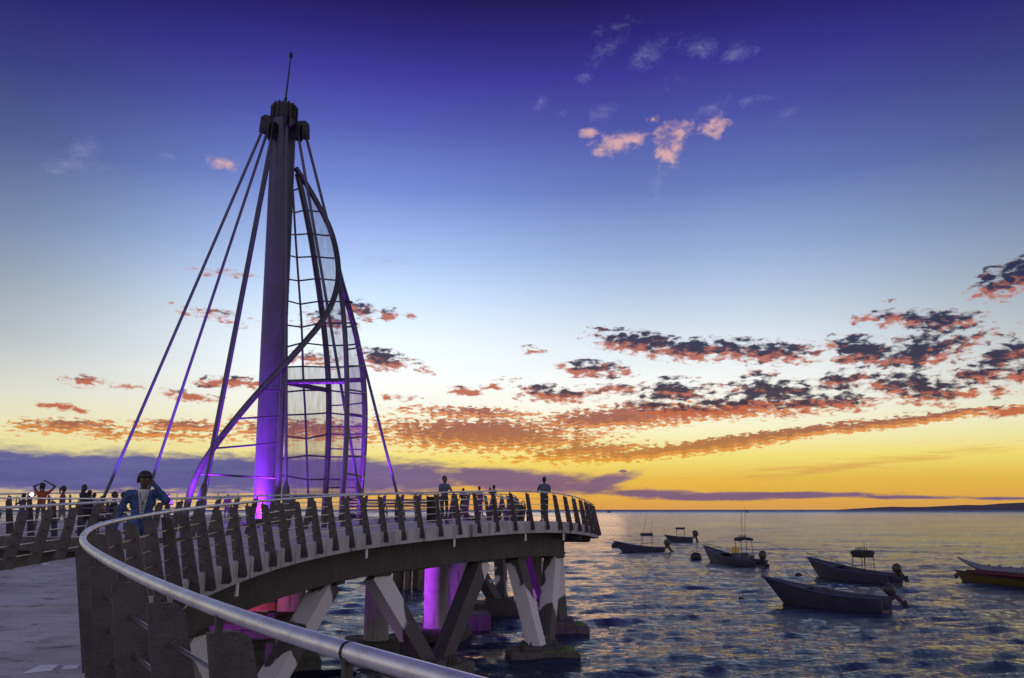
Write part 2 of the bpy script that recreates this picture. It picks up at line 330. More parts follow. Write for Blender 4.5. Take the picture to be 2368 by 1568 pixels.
# ------------------------------------------------------------------ mesh helpers
class MB:
    def __init__(s): s.v = []; s.f = []; s.mi = []
    def add(s, vs, fs, mi=0):
        o = len(s.v); s.v += [tuple(v) for v in vs]; s.f += [tuple(i+o for i in f) for f in fs]; s.mi += [mi]*len(fs); return s
    def box(s, c, size, R=None, mi=0):
        c = Vector(c); h = Vector(size)/2; R = R or Matrix.Identity(3)
        vs = [c + R @ Vector((sx*h.x, sy*h.y, sz*h.z)) for sz in (-1, 1) for sy in (-1, 1) for sx in (-1, 1)]
        return s.add(vs, [(0, 2, 3, 1), (4, 5, 7, 6), (0, 1, 5, 4), (2, 6, 7, 3), (0, 4, 6, 2), (1, 3, 7, 5)], mi)
    def beam(s, a, b, w, h, up=(0, 0, 1), mi=0, w2=None, h2=None):
        a = Vector(a); b = Vector(b); z = (b-a).normalized(); u = Vector(up); x = z.cross(u)
        if x.length < 1e-4: x = z.cross(Vector((0, 1, 0)))
        x.normalize(); y = x.cross(z); w2 = w2 or w; h2 = h2 or h
        vs = [a+x*sx*w/2+y*sy*h/2 for sx, sy in ((-1, -1), (1, -1), (1, 1), (-1, 1))] + [b+x*sx*w2/2+y*sy*h2/2 for sx, sy in ((-1, -1), (1, -1), (1, 1), (-1, 1))]
        return s.add(vs, [(3, 2, 1, 0), (4, 5, 6, 7), (0, 1, 5, 4), (1, 2, 6, 5), (2, 3, 7, 6), (3, 0, 4, 7)], mi)
    def tube(s, pts, r, n=8, mi=0, cap=True):
        pts = [Vector(p) for p in pts]; k = len(pts); rs = r if isinstance(r, (list, tuple)) else [r]*k
        t0 = (pts[1]-pts[0]).normalized(); u = t0.orthogonal().normalized(); vs = []
        for i, p in enumerate(pts):
            t = (pts[min(i+1, k-1)]-pts[max(i-1, 0)]).normalized()
            u = (u - t*u.dot(t)).normalized(); w = t.cross(u)
            for j in range(n):
                a = 2*PI*j/n; vs.append(p+(u*math.cos(a)+w*math.sin(a))*rs[i])
        fs = [(i*n+j, i*n+(j+1) % n, (i+1)*n+(j+1) % n, (i+1)*n+j) for i in range(k-1) for j in range(n)]
        if cap: fs += [tuple(range(n-1, -1, -1)), tuple((k-1)*n+j for j in range(n))]
        return s.add(vs, fs, mi)
    def ell(s, c, r, n=12, m=8, R=None, mi=0):
        c = Vector(c); R = R or Matrix.Identity(3); vs = [c+R@Vector((0, 0, -r[2]))]
        for i in range(1, m):
            ph = -PI/2+PI*i/m
            for j in range(n):
                a = 2*PI*j/n; vs.append(c+R@Vector((r[0]*math.cos(ph)*math.cos(a), r[1]*math.cos(ph)*math.sin(a), r[2]*math.sin(ph))))
        vs.append(c+R@Vector((0, 0, r[2]))); L = len(vs)-1
        fs = [(0, 1+(j+1) % n, 1+j) for j in range(n)]
        fs += [(1+i*n+j, 1+i*n+(j+1) % n, 1+(i+1)*n+(j+1) % n, 1+(i+1)*n+j) for i in range(m-2) for j in range(n)]
        fs += [(1+(m-2)*n+j, 1+(m-2)*n+(j+1) % n, L) for j in range(n)]
        return s.add(vs, fs, mi)
    def lathe(s, c, prof, n=16, mi=0):
        c = Vector(c); k = len(prof); vs = []
        for r, z in prof:
            for j in range(n):
                a = 2*PI*j/n; vs.append(c+Vector((r*math.cos(a), r*math.sin(a), z)))
        fs = [(i*n+j, i*n+(j+1) % n, (i+1)*n+(j+1) % n, (i+1)*n+j) for i in range(k-1) for j in range(n)]
        fs += [tuple(range(n-1, -1, -1)), tuple((k-1)*n+j for j in range(n))]
        return s.add(vs, fs, mi)
    def prism(s, poly, ex, mi=0):          # poly: list of Vector (planar), ex: extrusion vector
        n = len(poly); ex = Vector(ex); vs = [Vector(p)-ex/2 for p in poly]+[Vector(p)+ex/2 for p in poly]
        return s.add(vs, [tuple(range(n-1, -1, -1)), tuple(range(n, 2*n))]+[(i, (i+1) % n, n+(i+1) % n, n+i) for i in range(n)], mi)
    def loft(s, rings, closed=True, caps=True, mi=0):
        n = len(rings[0]); vs = [p for r in rings for p in r]
        jn = n if closed else n-1
        fs = [(i*n+j, i*n+(j+1) % n, (i+1)*n+(j+1) % n, (i+1)*n+j) for i in range(len(rings)-1) for j in range(jn)]
        if caps: fs += [tuple(range(n-1, -1, -1)), tuple((len(rings)-1)*n+j for j in range(n))]
        return s.add(vs, fs, mi)
    def mesh(s, name, mats, off=None, smooth=True, fix=True):
        me = bpy.data.meshes.new(name)
        vs = s.v if off is None else [(x-off[0], y-off[1], z-off[2]) for x, y, z in s.v]
        me.from_pydata(vs, [], s.f)
        for m in (mats if isinstance(mats, (list, tuple)) else [mats]): me.materials.append(m)
        if any(s.mi): me.polygons.foreach_set('material_index', s.mi)
        if fix:
            bm = bmesh.new(); bm.from_mesh(me); bmesh.ops.recalc_face_normals(bm, faces=bm.faces); bm.to_mesh(me); bm.free()
        if smooth:
            me.polygons.foreach_set('use_smooth', [True]*len(me.polygons)); me.set_sharp_from_angle(angle=math.radians(38))
        me.update(); return me

def thing(name, label, cat, loc=(0, 0, 0), rz=0., group=None):
    o = bpy.data.objects.new(name, None); COL.objects.link(o); o.empty_display_size = .2
    o.location = loc; o.rotation_euler = (0, 0, rz); o['label'] = label; o['category'] = cat
    if group: o['group'] = group
    return o
def tag(o, label, cat, group=None):
    o['label'] = label; o['category'] = cat
    if group: o['group'] = group
    return o
def obj(name, mb, mats, parent=None, world=False, smooth=True, label=None, loc=None, fix=True):
    """world=True: mb is in world coordinates, parent (an unrotated Empty or its child) is subtracted"""
    off = None
    if world and parent is not None:
        off = Vector(parent.location)
        if parent.parent: off = off+Vector(parent.parent.location)
    if loc is not None: off = loc
    o = bpy.data.objects.new(name, mb.mesh(name, mats, off, smooth, fix)); COL.objects.link(o)
    if parent: o.parent = parent
    if loc is not None: o.location = loc
    if label: o['label'] = label
    return o
def struct(o): o['kind'] = 'structure'; return o
def inst(name, me, parent, M4):
    o = bpy.data.objects.new(name, me); COL.objects.link(o); o.parent = parent; o.matrix_local = M4; return o
def copy_tree(o, parent=None):
    c = o.copy(); COL.objects.link(c); c.parent = parent
    for ch in list(o.children): copy_tree(ch, c)
    return c
def catmull(P, step):
    P = [Vector(p) for p in P]; P = [P[0]*2-P[1]]+P+[P[-1]*2-P[-2]]; out = []
    for i in range(1, len(P)-2):
        a, b, c, d = P[i-1:i+3]; n = max(2, int((c-b).length/.05))
        for k in range(n):
            t = k/n; out.append(.5*((2*b)+(c-a)*t+(2*a-5*b+4*c-d)*t*t+(3*b-a-3*c+d)*t**3))
    out.append(P[-2])
    res = [out[0]]; acc = 0
    for p, q in zip(out, out[1:]):
        acc += (q-p).length
        if acc >= step: res.append(q); acc = 0
    if (res[-1]-out[-1]).length > step*.3: res.append(out[-1])
    return res
def smooth_path(P, it):
    P = [p.copy() for p in P]
    for _ in range(it): P = [P[0]]+[(P[i-1]+P[i]*2+P[i+1])/4 for i in range(1, len(P)-1)]+[P[-1]]
    return P
def normals(P):                       # right-hand horizontal normals
    N = []
    for i in range(len(P)):
        t = P[min(i+1, len(P)-1)]-P[max(i-1, 0)]; t.z = 0; t.normalize(); N.append(Vector((t.y, -t.x, 0)))
    return N
def along(P, s0, ds):
    out = []; acc = -s0; k = 0
    L = 0; nxt = s0
    for p, q in zip(P, P[1:]):
        d = (q-p).length
        while nxt <= L+d:
            out.append((p.lerp(q, (nxt-L)/d), (q-p).normalized())); nxt += ds
        L += d
    return out

# ------------------------------------------------------------------ sea, far headland
def make_sea():
    az = np.concatenate([np.radians(np.arange(-180, -44, 4.)), np.radians(np.linspace(-42, 40, 820)), np.radians(np.arange(44, 180, 4.))])
    r = np.concatenate([[2.], np.geomspace(4, 420, 760), np.geomspace(460, 30000, 26)])
    dr = np.gradient(r)
    A, R = np.meshgrid(az, r); DR = np.repeat(dr[:, None], len(az), 1)
    x = R*np.sin(A); y = R*np.cos(A); h = np.zeros_like(x); DX = np.zeros_like(x); DY = np.zeros_like(x)
    loc = np.maximum(DR, R*np.radians(.1)*1.2)
    for i in range(170):
        lam = math.exp(rng.uniform(math.log(.35), math.log(3.0)))
        th = rng.normal(0, .33)-PI/2+.12                # running towards the shore
        amp = .0066*lam**.62*rng.uniform(.5, 1.3)
        if i < 8: lam = rng.uniform(4.5, 9); th = rng.normal(0, .13)-PI/2+.1; amp = .0042*lam
        k = 2*PI/lam
        w = np.clip(lam/(2.6*loc)-.6, 0, 1)
        ph = k*(x*math.cos(th)+y*math.sin(th))+rng.uniform(0, 2*PI)
        g = .65+.5*np.sin(x*rng.uniform(.02, .07)+y*rng.uniform(.02, .09)+rng.uniform(0, 6))
        aw = amp*w*g; h += aw*np.sin(ph); c_ = np.cos(ph)*aw; DX += c_*math.cos(th); DY += c_*math.sin(th)
    nr, na = x.shape
    x = x+DX*.9; y = y+DY*.9
    v = np.stack([x, y, h], -1).reshape(-1, 3)
    v = np.vstack([v, [[0, 0, 0]]])
    I, J = np.meshgrid(np.arange(nr-1), np.arange(na), indexing='ij'); J2 = (J+1) % na
    q = np.stack([I*na+J, (I+1)*na+J, (I+1)*na+J2, I*na+J2], -1).reshape(-1, 4)[:, ::-1]
    me = bpy.data.meshes.new('sea')
    tri = np.stack([np.full(na, nr*na), np.arange(na), (np.arange(na)+1) % na], -1)[:, ::-1]
    nl = q.size+tri.size
    me.vertices.add(len(v)); me.vertices.foreach_set('co', v.astype(np.float32).ravel())
    me.loops.add(nl); me.loops.foreach_set('vertex_index', np.concatenate([q.ravel(), tri.ravel()]).astype(np.int32))
    me.polygons.add(len(q)+len(tri))
    me.polygons.foreach_set('loop_start', np.concatenate([np.arange(len(q))*4, len(q)*4+np.arange(len(tri))*3]).astype(np.int32))
    me.update(calc_edges=True); me.validate()
    bm = bmesh.new(); bm.from_mesh(me); bm.faces.ensure_lookup_table()
    if bm.faces[len(q)//2].normal.z < 0: bmesh.ops.reverse_faces(bm, faces=bm.faces)
    bm.to_mesh(me); bm.free()
    me.polygons.foreach_set('use_smooth', [True]*len(me.polygons))
    me.materials.append(M['water'])
    o = bpy.data.objects.new('sea', me); COL.objects.link(o); struct(o)
make_sea()
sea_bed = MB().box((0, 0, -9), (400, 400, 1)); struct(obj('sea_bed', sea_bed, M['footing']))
def headland():
    b = MB(); prof = [(2018, 1177), (2030, 1172.5), (2065, 1171), (2100, 1172), (2140, 1171.5), (2190, 1169), (2230, 1167), (2270, 1167.5), (2310, 1164), (2367, 1161.5), (2450, 1160), (2560, 1154), (2700, 1156), (2900, 1150), (3200, 1158), (3500, 1172)]
    rings = []
    for vx, vy in prof:
        p = at(vx, vy, 9000); z = max(p.z, 3)
        zz = [z*(1+.0*i) for i in range(1)][0]
        f = p.copy(); f.y = 8600; f.x *= 8600/9000; f.z = -5
        m = p.lerp(f, .5); m.z = z*random.uniform(.35, .65); m.x += random.uniform(-40, 40)
        bk = p*1; bk.y = 10500; bk.z = -5
        rings.append([f, m, Vector((p.x, p.y, zz)), bk])
    b.loft(rings, closed=True, caps=True)
    struct(obj('headland', b, M['hill']))
headland()

# ------------------------------------------------------------------ pier walkway
def zdeck(y): return EYE-1.60+.035*y
RAIL_H = 1.12
rr = [(4.2, -2.2, 4.72), (2.3, .15, 4.75), (.95, 1.25, 4.79)]
rail_px = [(1050, 1573, 2.18), (705, 1487, 2.62), (545, 1425, 3.08), (400, 1368, 3.8), (300, 1324, 4.62), (232, 1287, 5.5), (196, 1262, 6.5), (187, 1248, 7.2), (196, 1231, 8.1), (230, 1213, 9.4), (320, 1194, 11.4),
           (460, 1173, 14.8), (600, 1158.5, 18.4), (700, 1150.5, 21), (800, 1145, 23.5), (900, 1141.5, 25.7), (1000, 1138.5, 27.6), (1120, 1135.5, 29.6), (1200, 1135, 31), (1260, 1137.5, 32.3), (1300, 1142, 33.6), (1335, 1150, 35.2), (1358, 1158.5, 37), (1372, 1167, 38.8)]
RP = [Vector(p) for p in rr]+[at(*p) for p in rail_px]
RIGHT = smooth_path(catmull(RP, .22), 14)
def offset(P, d, dz=0.): return [p+n*d+Vector((0, 0, dz)) for p, n in zip(P, normals(P))]
def left_of(P, w):
    Q = offset(P, -w); return smooth_path(Q, 6)
WID = 3.3
LEFT = left_of(RIGHT, WID)

def ribbon(P, sec, mb, i0=0, i1=None):
    """sweep a closed (offset, dz) section along the path"""
    i1 = len(P) if i1 is None else i1
    N = normals(P); mb.loft([[P[i]+N[i]*o+Vector((0, 0, z)) for o, z in sec] for i in range(i0, i1)]); return mb
def idx_near(P, vx):
    best = None
    for i, p in enumerate(P):
        r = p-Vector((0, 0, EYE)); dep = r.dot(FWD)
        if dep < 5: continue
        u = (r.x/dep*FPX+512)/PX
        if best is None or abs(u-vx) < best[0]: best = (abs(u-vx), i)
    return best[1]

def fin_mesh():
    # plate square to the rail; local x = outward, z = up, origin on the rail axis
    pts = []
    def arc(cx, cz, r, a0, a1, n=4):
        for k in range(n+1):
            a = math.radians(a0+(a1-a0)*k/n); pts.append(Vector((cx+r*math.cos(a), 0, cz+r*math.sin(a))))
    pts.append(Vector((-.055, 0, -.075)))
    arc(.20, -1.40, .05, 195, 255, 3)
    arc(.35, -1.39, .06, -75, 12, 4)
    arc(.052, -.155, .075, 12, 88, 5)
    b = MB().prism(pts[::-1], (0, .024, 0))
    b.box((-.01, 0, -.05), (.03, .018, .1))
    for k in range(4):                                   # collars where the rods pass
        z = -.27-.215*k; o = .045+.18*(-z-.1); b.tube([(o, -.03, z), (o, .03, z)], .02, 8)
    return b.mesh('post', M['fin'])
FIN = fin_mesh()
def railing(path, out, label, group=None, s0=.3, ds=.86, rods=4, name='railing', joints=True, js=2.):
    """out=+1: the water lies to the right of the path"""
    base = path[len(path)//2].copy(); base.z -= RAIL_H
    root = thing(name, label, 'railing', base, 0, group)
    hr = obj('handrail', MB().tube(path, .029, 12), M['steel'], root, world=True)
    N = normals(path)
    for k in range(rods):
        z = -.27-.215*k; o = out*(.045+.18*(-z-.1))
        pr = [p+n*o+Vector((0, 0, z)) for p, n in zip(path, N)]
        obj('rod', MB().tube(pr, .0105, 6), M['rod'], root, world=True)
    for p, t in along(path, s0, ds):
        t.z = 0; t.normalize(); n = Vector((t.y, -t.x, 0))*out
        R = Matrix((( n.x, -n.y, 0), (n.y, n.x, 0), (0, 0, 1))).to_4x4()
        inst('post', FIN, root, Matrix.Translation(p-base) @ R)
    if joints:
        b = None
        for p, t in along(path, js, 5.9):
            obj('rail_joint', MB().tube([p-t*.006, p+t*.006], .0305, 12), M['darkm'], hr, world=False, loc=None) if False else None
            o = obj('rail_joint', MB().tube([p-t*.006-base, p+t*.006-base], .0305, 12), M['darkm'], hr)
    return root
# phase of the posts: one stands where the survey saw it, 3.1 m out
def arc_at(P, y):
    L = 0
    for p, q in zip(P, P[1:]):
        if p.y <= y <= q.y: return L
        L += (q-p).length
    return 0
L3 = arc_at(RIGHT, 3.36)
railing(RIGHT, 1, 'near curved steel railing with leaning plates sweeping from the foreground to the pier tip', s0=L3 % .97, ds=.97, js=arc_at(RIGHT, 2.62))
railing(LEFT, -1, 'far side railing of the curved walkway with plates leaning to the right', s0=.3, ds=.9)

walk = thing('pier_walkway', 'curved raised concrete walkway of the pier sweeping out over the sea', 'pier', (-4, 20, EYE-1))
IN_ = -(WID+.30)
i_end = len(RIGHT)
# deck slabs with open joints
st_ = min(range(len(RIGHT)), key=lambda k: abs(RIGHT[k].y-11.0) if RIGHT[k].x < 0 else 99) % 25
bounds = [0]+list(range(st_, i_end-8, 25))+[i_end-1]
for i, j in zip(bounds, bounds[1:]):
    if j-i < 2: continue
    P = RIGHT[i:j+1]
    # pull the ends in for the joint
    P = [p.copy() for p in P]; P[0] += (P[1]-P[0])*.25; P[-1] += (P[-2]-P[-1])*.25
    N = normals(RIGHT)[i:j+1]
    b = MB()
    sec = [(.19, -RAIL_H), (.22, -RAIL_H-.03), (.22, -RAIL_H-.44), (-(WID+.22), -RAIL_H-.44), (-(WID+.22), -RAIL_H-.03), (-(WID+.19), -RAIL_H)]
    b.loft([[P[k]+N[k]*o+Vector((0, 0, z)) for o, z in sec] for k in range(len(P))])
    o = obj('deck_slab', b, [M['deck'], M['fascia']], walk, world=True)
    me = o.data
    for pl in me.polygons: pl.material_index = 0 if pl.normal.z > .8 else 1
GL = offset(RIGHT, -.45, -1.5); ig1 = idx_near(GL, 1304)
gs = [(-.45, -RAIL_H-.445), (-.45, -RAIL_H-1.36), (-2.85, -RAIL_H-1.36), (-2.85, -RAIL_H-.445)]
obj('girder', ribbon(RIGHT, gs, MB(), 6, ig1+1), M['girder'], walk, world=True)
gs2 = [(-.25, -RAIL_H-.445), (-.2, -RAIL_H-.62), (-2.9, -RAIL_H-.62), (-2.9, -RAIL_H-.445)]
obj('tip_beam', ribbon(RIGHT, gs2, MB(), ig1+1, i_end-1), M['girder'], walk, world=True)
NR = normals(RIGHT)
for vx in (560, 860, 1060, 1225, 1312):
    k = idx_near(RIGHT, vx-18); p = RIGHT[k]+NR[k]*.13
    obj('drain_pipe', MB().tube([p+Vector((0, 0, -RAIL_H-.43)), p+Vector((0, 0, -RAIL_H-.72))], .04, 8), M['white'], walk, world=True)
for k in range(idx_near(RIGHT, 1300), i_end-3, 7):
    p = RIGHT[k]; n = NR[k]
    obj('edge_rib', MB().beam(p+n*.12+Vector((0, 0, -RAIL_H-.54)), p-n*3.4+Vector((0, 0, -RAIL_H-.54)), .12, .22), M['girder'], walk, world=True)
# pale quads on the deck: light falling between the posts, painted on
def deck_z_at(x, y):
    best = min(RIGHT, key=lambda p: (p.x-x)**2+(p.y-y)**2); return best.z-RAIL_H
def at_deck(vx, vy):
    z = EYE-1.5
    for _ in range(8):
        p = at_z(vx, vy, z); z = deck_z_at(p.x, p.y)
    p.z = z; return p
def quad_light_patch(c4, label):
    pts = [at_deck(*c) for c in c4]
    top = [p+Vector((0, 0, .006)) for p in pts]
    o = obj('light_patch', MB().prism(top, (0, 0, .004)), M['white'], walk, world=True)
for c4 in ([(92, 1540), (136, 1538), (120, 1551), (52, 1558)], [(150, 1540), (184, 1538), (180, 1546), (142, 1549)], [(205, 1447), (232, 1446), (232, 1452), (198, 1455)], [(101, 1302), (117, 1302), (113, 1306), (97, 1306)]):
    quad_light_patch(c4, '')

# ------------------------------------------------------------------ platform with the tower
PC = Vector((-11, 31.5, 0)); PRX, PRY = 9.5, 7.5
def ell_pt(a, k=1., dz=0.):
    x = PC.x+PRX*k*math.cos(a); y = PC.y+PRY*k*math.sin(a); return Vector((x, y, zdeck(y)-.05+dz))
plat = thing('tower_platform', 'round concrete platform under the sail tower behind the walkway', 'pier', (PC.x, PC.y, EYE-1))
b = MB(); n = 72
A = [2*PI*k/n for k in range(n)]
b.loft([[ell_pt(a, 1., -.40) for a in A], [ell_pt(a, 1., -.03) for a in A], [ell_pt(a, .997, 0) for a in A]])
b.add([ell_pt(a, .997, .0005) for a in A], [tuple(range(n))])
o = obj('deck_slab', b, [M['deck'], M['girder']], plat, world=True)
for pl in o.data.polygons: pl.material_index = 0 if pl.normal.z > .8 else 1
b = MB(); b.loft([[ell_pt(a, .93, -1.35) for a in A], [ell_pt(a, .93, -.405) for a in A]])
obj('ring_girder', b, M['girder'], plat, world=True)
parc = [ell_pt(math.radians(-72-k*2.2), .985, RAIL_H) for k in range(int(225/2.2))]
railing(parc, 1 if True else -1, 'railing around the round tower platform with dark top rail', name='railing', ds=.9, rods=4)
# walk on behind the platform
rear_px = [(-4.6, 36.6, EYE+.66), (-2.7, 39.3, EYE+.72), (-1.2, 41.6, EYE+.78), (-.25, 43.8, EYE+.80), (.2, 46, EYE+.74), (.3, 48.5, EYE+.6)]
REAR = smooth_path(catmull(rear_px, .25), 4)
rw = thing('pier_walkway', 'farther short walkway curving out behind the tower platform', 'pier', (-2, 43, EYE-.5))
b = ribbon(REAR, [(.30, -RAIL_H), (.30, -RAIL_H-.42), (-3.6, -RAIL_H-.42), (-3.6, -RAIL_H)], MB())
o = obj('deck_slab', b, [M['deck'], M['fascia']], rw, world=True)
for pl in o.data.polygons: pl.material_index = 0 if pl.normal.z > .8 else 1
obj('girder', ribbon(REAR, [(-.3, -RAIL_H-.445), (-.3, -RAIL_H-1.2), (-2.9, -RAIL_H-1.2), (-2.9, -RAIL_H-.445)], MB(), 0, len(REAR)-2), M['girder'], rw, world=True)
railing(REAR, 1, 'short farther railing seen between the people near the pier tip', ds=.9)

# ------------------------------------------------------------------ supports
def jag_block(mb, c, sx, sy, z0, z1, rz=0., mi=0, k=5):
    rings = []
    R = Matrix.Rotation(rz, 3, 'Z')
    for z in (z0, (z0+z1)/2, z1-.08, z1):
        f = 1. if z < z1 else .94
        ring = []
        for side in range(4):
            a = [(-1, -1), (1, -1), (1, 1), (-1, 1)][side]; bb = [(1, -1), (1, 1), (-1, 1), (-1, -1)][side]
            for q in range(k):
                t = q/k; x = (a[0]+(bb[0]-a[0])*t)*sx/2*f+random.uniform(-.04, .04); y = (a[1]+(bb[1]-a[1])*t)*sy/2*f+random.uniform(-.04, .04)
                ring.append(Vector(c)*1+R@Vector((x, y, 0))+Vector((0, 0, z+random.uniform(-.03, .03))))
        rings.append(ring)
    mb.loft(rings, mi=mi); return mb
def v_support(base, tops, label, rz=0., w=.52, fsz=(2.4, 1.6), moss=False, top_th=.62, ftop=.55):
    root = thing('pier_support', label, 'pier support', (base.x, base.y, -1), 0, 'V shaped concrete supports under the walkway')
    d = (tops[1]-tops[0]); d.z = 0; d.normalize()
    for k, t in enumerate(tops):
        s = -1 if k == 0 else 1
        bs = Vector((base.x, base.y, ftop-.25))+d*s*.22
        b = MB().beam(bs, t, w*.92, w, up=d.cross(Vector((0, 0, 1))), w2=top_th, h2=w*1.05)
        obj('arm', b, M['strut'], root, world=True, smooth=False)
        b = MB().box(t+Vector((0, 0, .02)), (.75, .75, .1), Matrix.Rotation(math.atan2(d.y, d.x), 3, 'Z'))
        obj('bearing', b, M['darkm'], root, world=True, smooth=False)
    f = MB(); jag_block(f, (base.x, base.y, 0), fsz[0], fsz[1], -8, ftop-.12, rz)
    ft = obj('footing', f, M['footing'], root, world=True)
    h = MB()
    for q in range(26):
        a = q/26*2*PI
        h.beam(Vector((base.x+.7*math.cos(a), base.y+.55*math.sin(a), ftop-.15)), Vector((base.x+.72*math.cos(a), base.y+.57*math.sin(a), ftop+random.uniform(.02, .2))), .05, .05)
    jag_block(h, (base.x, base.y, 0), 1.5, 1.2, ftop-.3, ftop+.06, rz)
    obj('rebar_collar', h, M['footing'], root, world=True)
    if moss:
        R = Matrix.Rotation(rz, 3, 'Z'); mm = MB(); nx, ny = 26, 14; vs = []
        for iy in range(ny):
            for ix in range(nx):
                x = (-.05+ix/(nx-1)*.53)*fsz[0]; y = (iy/(ny-1)-.5)*fsz[1]*.96
                vs.append(Vector((base.x, base.y, ftop-.13+.10*math.sin(ix/(nx-1)*PI)**.5*math.sin(iy/(ny-1)*PI)**.5*random.uniform(.5, 1.)))+R@Vector((x, y, 0)))
        mm.add(vs, [(iy*nx+ix, iy*nx+ix+1, (iy+1)*nx+ix+1, (iy+1)*nx+ix) for iy in range(ny-1) for ix in range(nx-1)])
        obj('moss', mm, M['moss'], ft, world=False) if False else obj('moss', MB().add([v-Vector((base.x, base.y, -1)) for v in mm.v and [Vector(q) for q in mm.v]], mm.f), M['moss'], ft)
    return root
def gbot(vx, o=-.8):
    k = idx_near(offset(RIGHT, o), vx); return RIGHT[k]+NR[k]*o+Vector((0, 0, -RAIL_H-1.40))
def station(vl, vr, base, lab1, lab2, rz, moss=False):
    v_support(base, [gbot(vl), gbot(vr)], lab1, rz, moss=moss)
station(445, 765, at_z(545, 1690, .4), 'V shaped support closest to the camera, half hidden by the foreground handrail', 'V shaped support just behind the one half hidden by the foreground handrail', 1.35)
station(878, 1116, at_z(1003, 1536, .4), 'large patchy V shaped support in the middle under the walkway', 'shadowed V shaped support behind the large middle one', 1.0)
v_support(at_z(1252, 1492, .45), [gbot(1194), gbot(1274)], 'V shaped support with bright mossy footing below the standing figure at the tip', .15, moss=True, fsz=(2.5, 1.5), ftop=.45)
v_support(at_z(1286, 1436, .5), [Vector((.9, 36.8, EYE-2.0)), Vector((1.9, 37.6, EYE-1.95))], 'farther V shaped support with mossy footing behind the one at the tip', .1, moss=True, fsz=(2.7, 1.6), ftop=.5)
v_support(at_z(1155, 1388, .7), [at_z(1128, 1308, EYE-1.75)*1, at_z(1190, 1303, EYE-1.75)*1] if False else [Vector((-2.6, 43.2, EYE-1.62)), Vector((-.7, 46.6, EYE-1.62))], 'distant small V shaped support on a dark footing under the farther walkway', .0, fsz=(3.2, 1.8), ftop=.75)
# columns
def column(vx, vyw, dia, ztop, label, blk=(2.4, 2.2), rz=.2, lower=0.):
    p = at_z(vx, vyw, 0)
    root = thing('pier_column', label, 'pier column', (p.x, p.y, -1), 0, 'round concrete columns under the platform')
    r = dia/2
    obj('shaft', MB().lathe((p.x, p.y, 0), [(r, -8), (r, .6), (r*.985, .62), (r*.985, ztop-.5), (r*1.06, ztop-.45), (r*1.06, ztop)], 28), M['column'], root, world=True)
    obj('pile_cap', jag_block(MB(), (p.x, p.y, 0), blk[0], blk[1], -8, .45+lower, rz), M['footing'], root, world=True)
    return p
zt = EYE-1.75
column(868, 1506, .95, zt, 'round column left of the large middle V support, violet on its left side')
column(1005, 1476, .98, zt, 'violet lit round column just right of the gap under the walkway', (2.7, 2.2), -.2, .0)
column(1056, 1446, 1.05, zt+.05, 'violet lit round column partly hidden behind the leaning arm', (3.1, 2.2), .1, .1)
column(660, 1545, 1.1, zt-.1, 'square shadowed looking round column near the orange lit landing', (2.2, 2.2), .3)
column(560, 1500, .9, zt-.1, 'round column behind the foreground handrail under the platform')
column(330, 1460, 1., zt-.1, 'round column under the left side of the platform')
# old timber piles far under the pier
for k, (vx, w) in enumerate([(908, .25), (917, .3), (926, .26), (937, .35), (944, .25), (958, .5), (970, .45)]):
    p = at_z(vx, 1362-k % 3, 0)
    b = MB().tube([Vector((p.x, p.y, -6)), Vector((p.x+.1, p.y, 1.4)), Vector((p.x+random.uniform(-.2, .2), p.y, 3.3))], [w*.55, w*.5, w*.45], 9)
    o = obj('timber_pile', b, M['wood'], loc=Vector((p.x, p.y, 0)))
    tag(o, ('leftmost', 'second from left', 'third from left', 'middle', 'third from right', 'wide second from right', 'rightmost')[k]+' of the seven weathered old piles in the gap under the walkway', 'pile', 'old piles in the gap under the walkway')
# low landing under the platform
land = thing('boat_landing', 'low landing under the platform with orange and red lit framing', 'landing', (-9.6, 26.5, 0))
obj('landing_deck', MB().box((-9.4, 26.4, 1.9), (4.6, 3., .16)), M['girder'], land, world=True)
obj('edge_beam', MB().beam((-11.6, 24.85, 2.35), (-7.0, 24.85, 2.5), .2, .22), M['orange_lit'], land, world=True)
obj('edge_beam', MB().beam((-11.6, 24.9, 1.7), (-7.0, 24.9, 1.7), .2, .2), M['girder'], land, world=True)
obj('panel', MB().box((-9.2, 26.6, 3.05), (1.3, .12, .95)), M['orange_lit'], land, world=True)
for x in (-11.3, -10, -8.0, -7.2):
    obj('leg', MB().beam((x, 25.2, -4), (x, 25.2, 3.3), .22, .22), M['girder'], land, world=True)

# ------------------------------------------------------------------ sail tower
mb0 = at(614, 1205, 31); mb0.z = zdeck(31)
mt = at(657, 270, 31)
tower = thing('sail_tower', 'tall masted sail shaped pier tower with stays and curved pipes, violet lit at its foot', 'tower', mb0)
R0 = .50
mast = obj('mast', MB().tube([mb0, mb0.lerp(mt, .5), mt], [R0*.97, R0, R0], 28), M['mast'], tower, world=True)
md = (mt-mb0).normalized()
def onmast(z): return mb0+(mt-mb0)*((z-mb0.z)/(mt.z-mb0.z))
for z in (4.6, 8.6, 12.4):
    p = onmast(EYE+z); obj('mast_band', MB().tube([p-md*.02-mb0, p+md*.02-mb0], R0+.008, 28), M['mast'], mast)
obj('base_collar', MB().lathe(mb0-mb0, [(.95, 0), (.95, .06), (.62, .1), (.56, .35), (.5, .35)], 28), M['mast'], mast)
cap = MB(); cap.tube([mt-md*.2, mt+md*.40], .51, 24); cap.tube([mt+md*.36, mt+md*.46], .46, 24)
for k in range(14):
    a = 2*PI*k/14; c = Vector((math.cos(a), math.sin(a), 0))
    cap.box(mt+c*.52+md*(.1), (.08, .09, .62), Matrix.Rotation(a, 3, 'Z'))
    cap.box(mt+c*.43+md*(.46), (.1, .08, .12), Matrix.Rotation(a, 3, 'Z'))
cap = obj('mast_cap', cap, M['darkm'], tower, world=True)
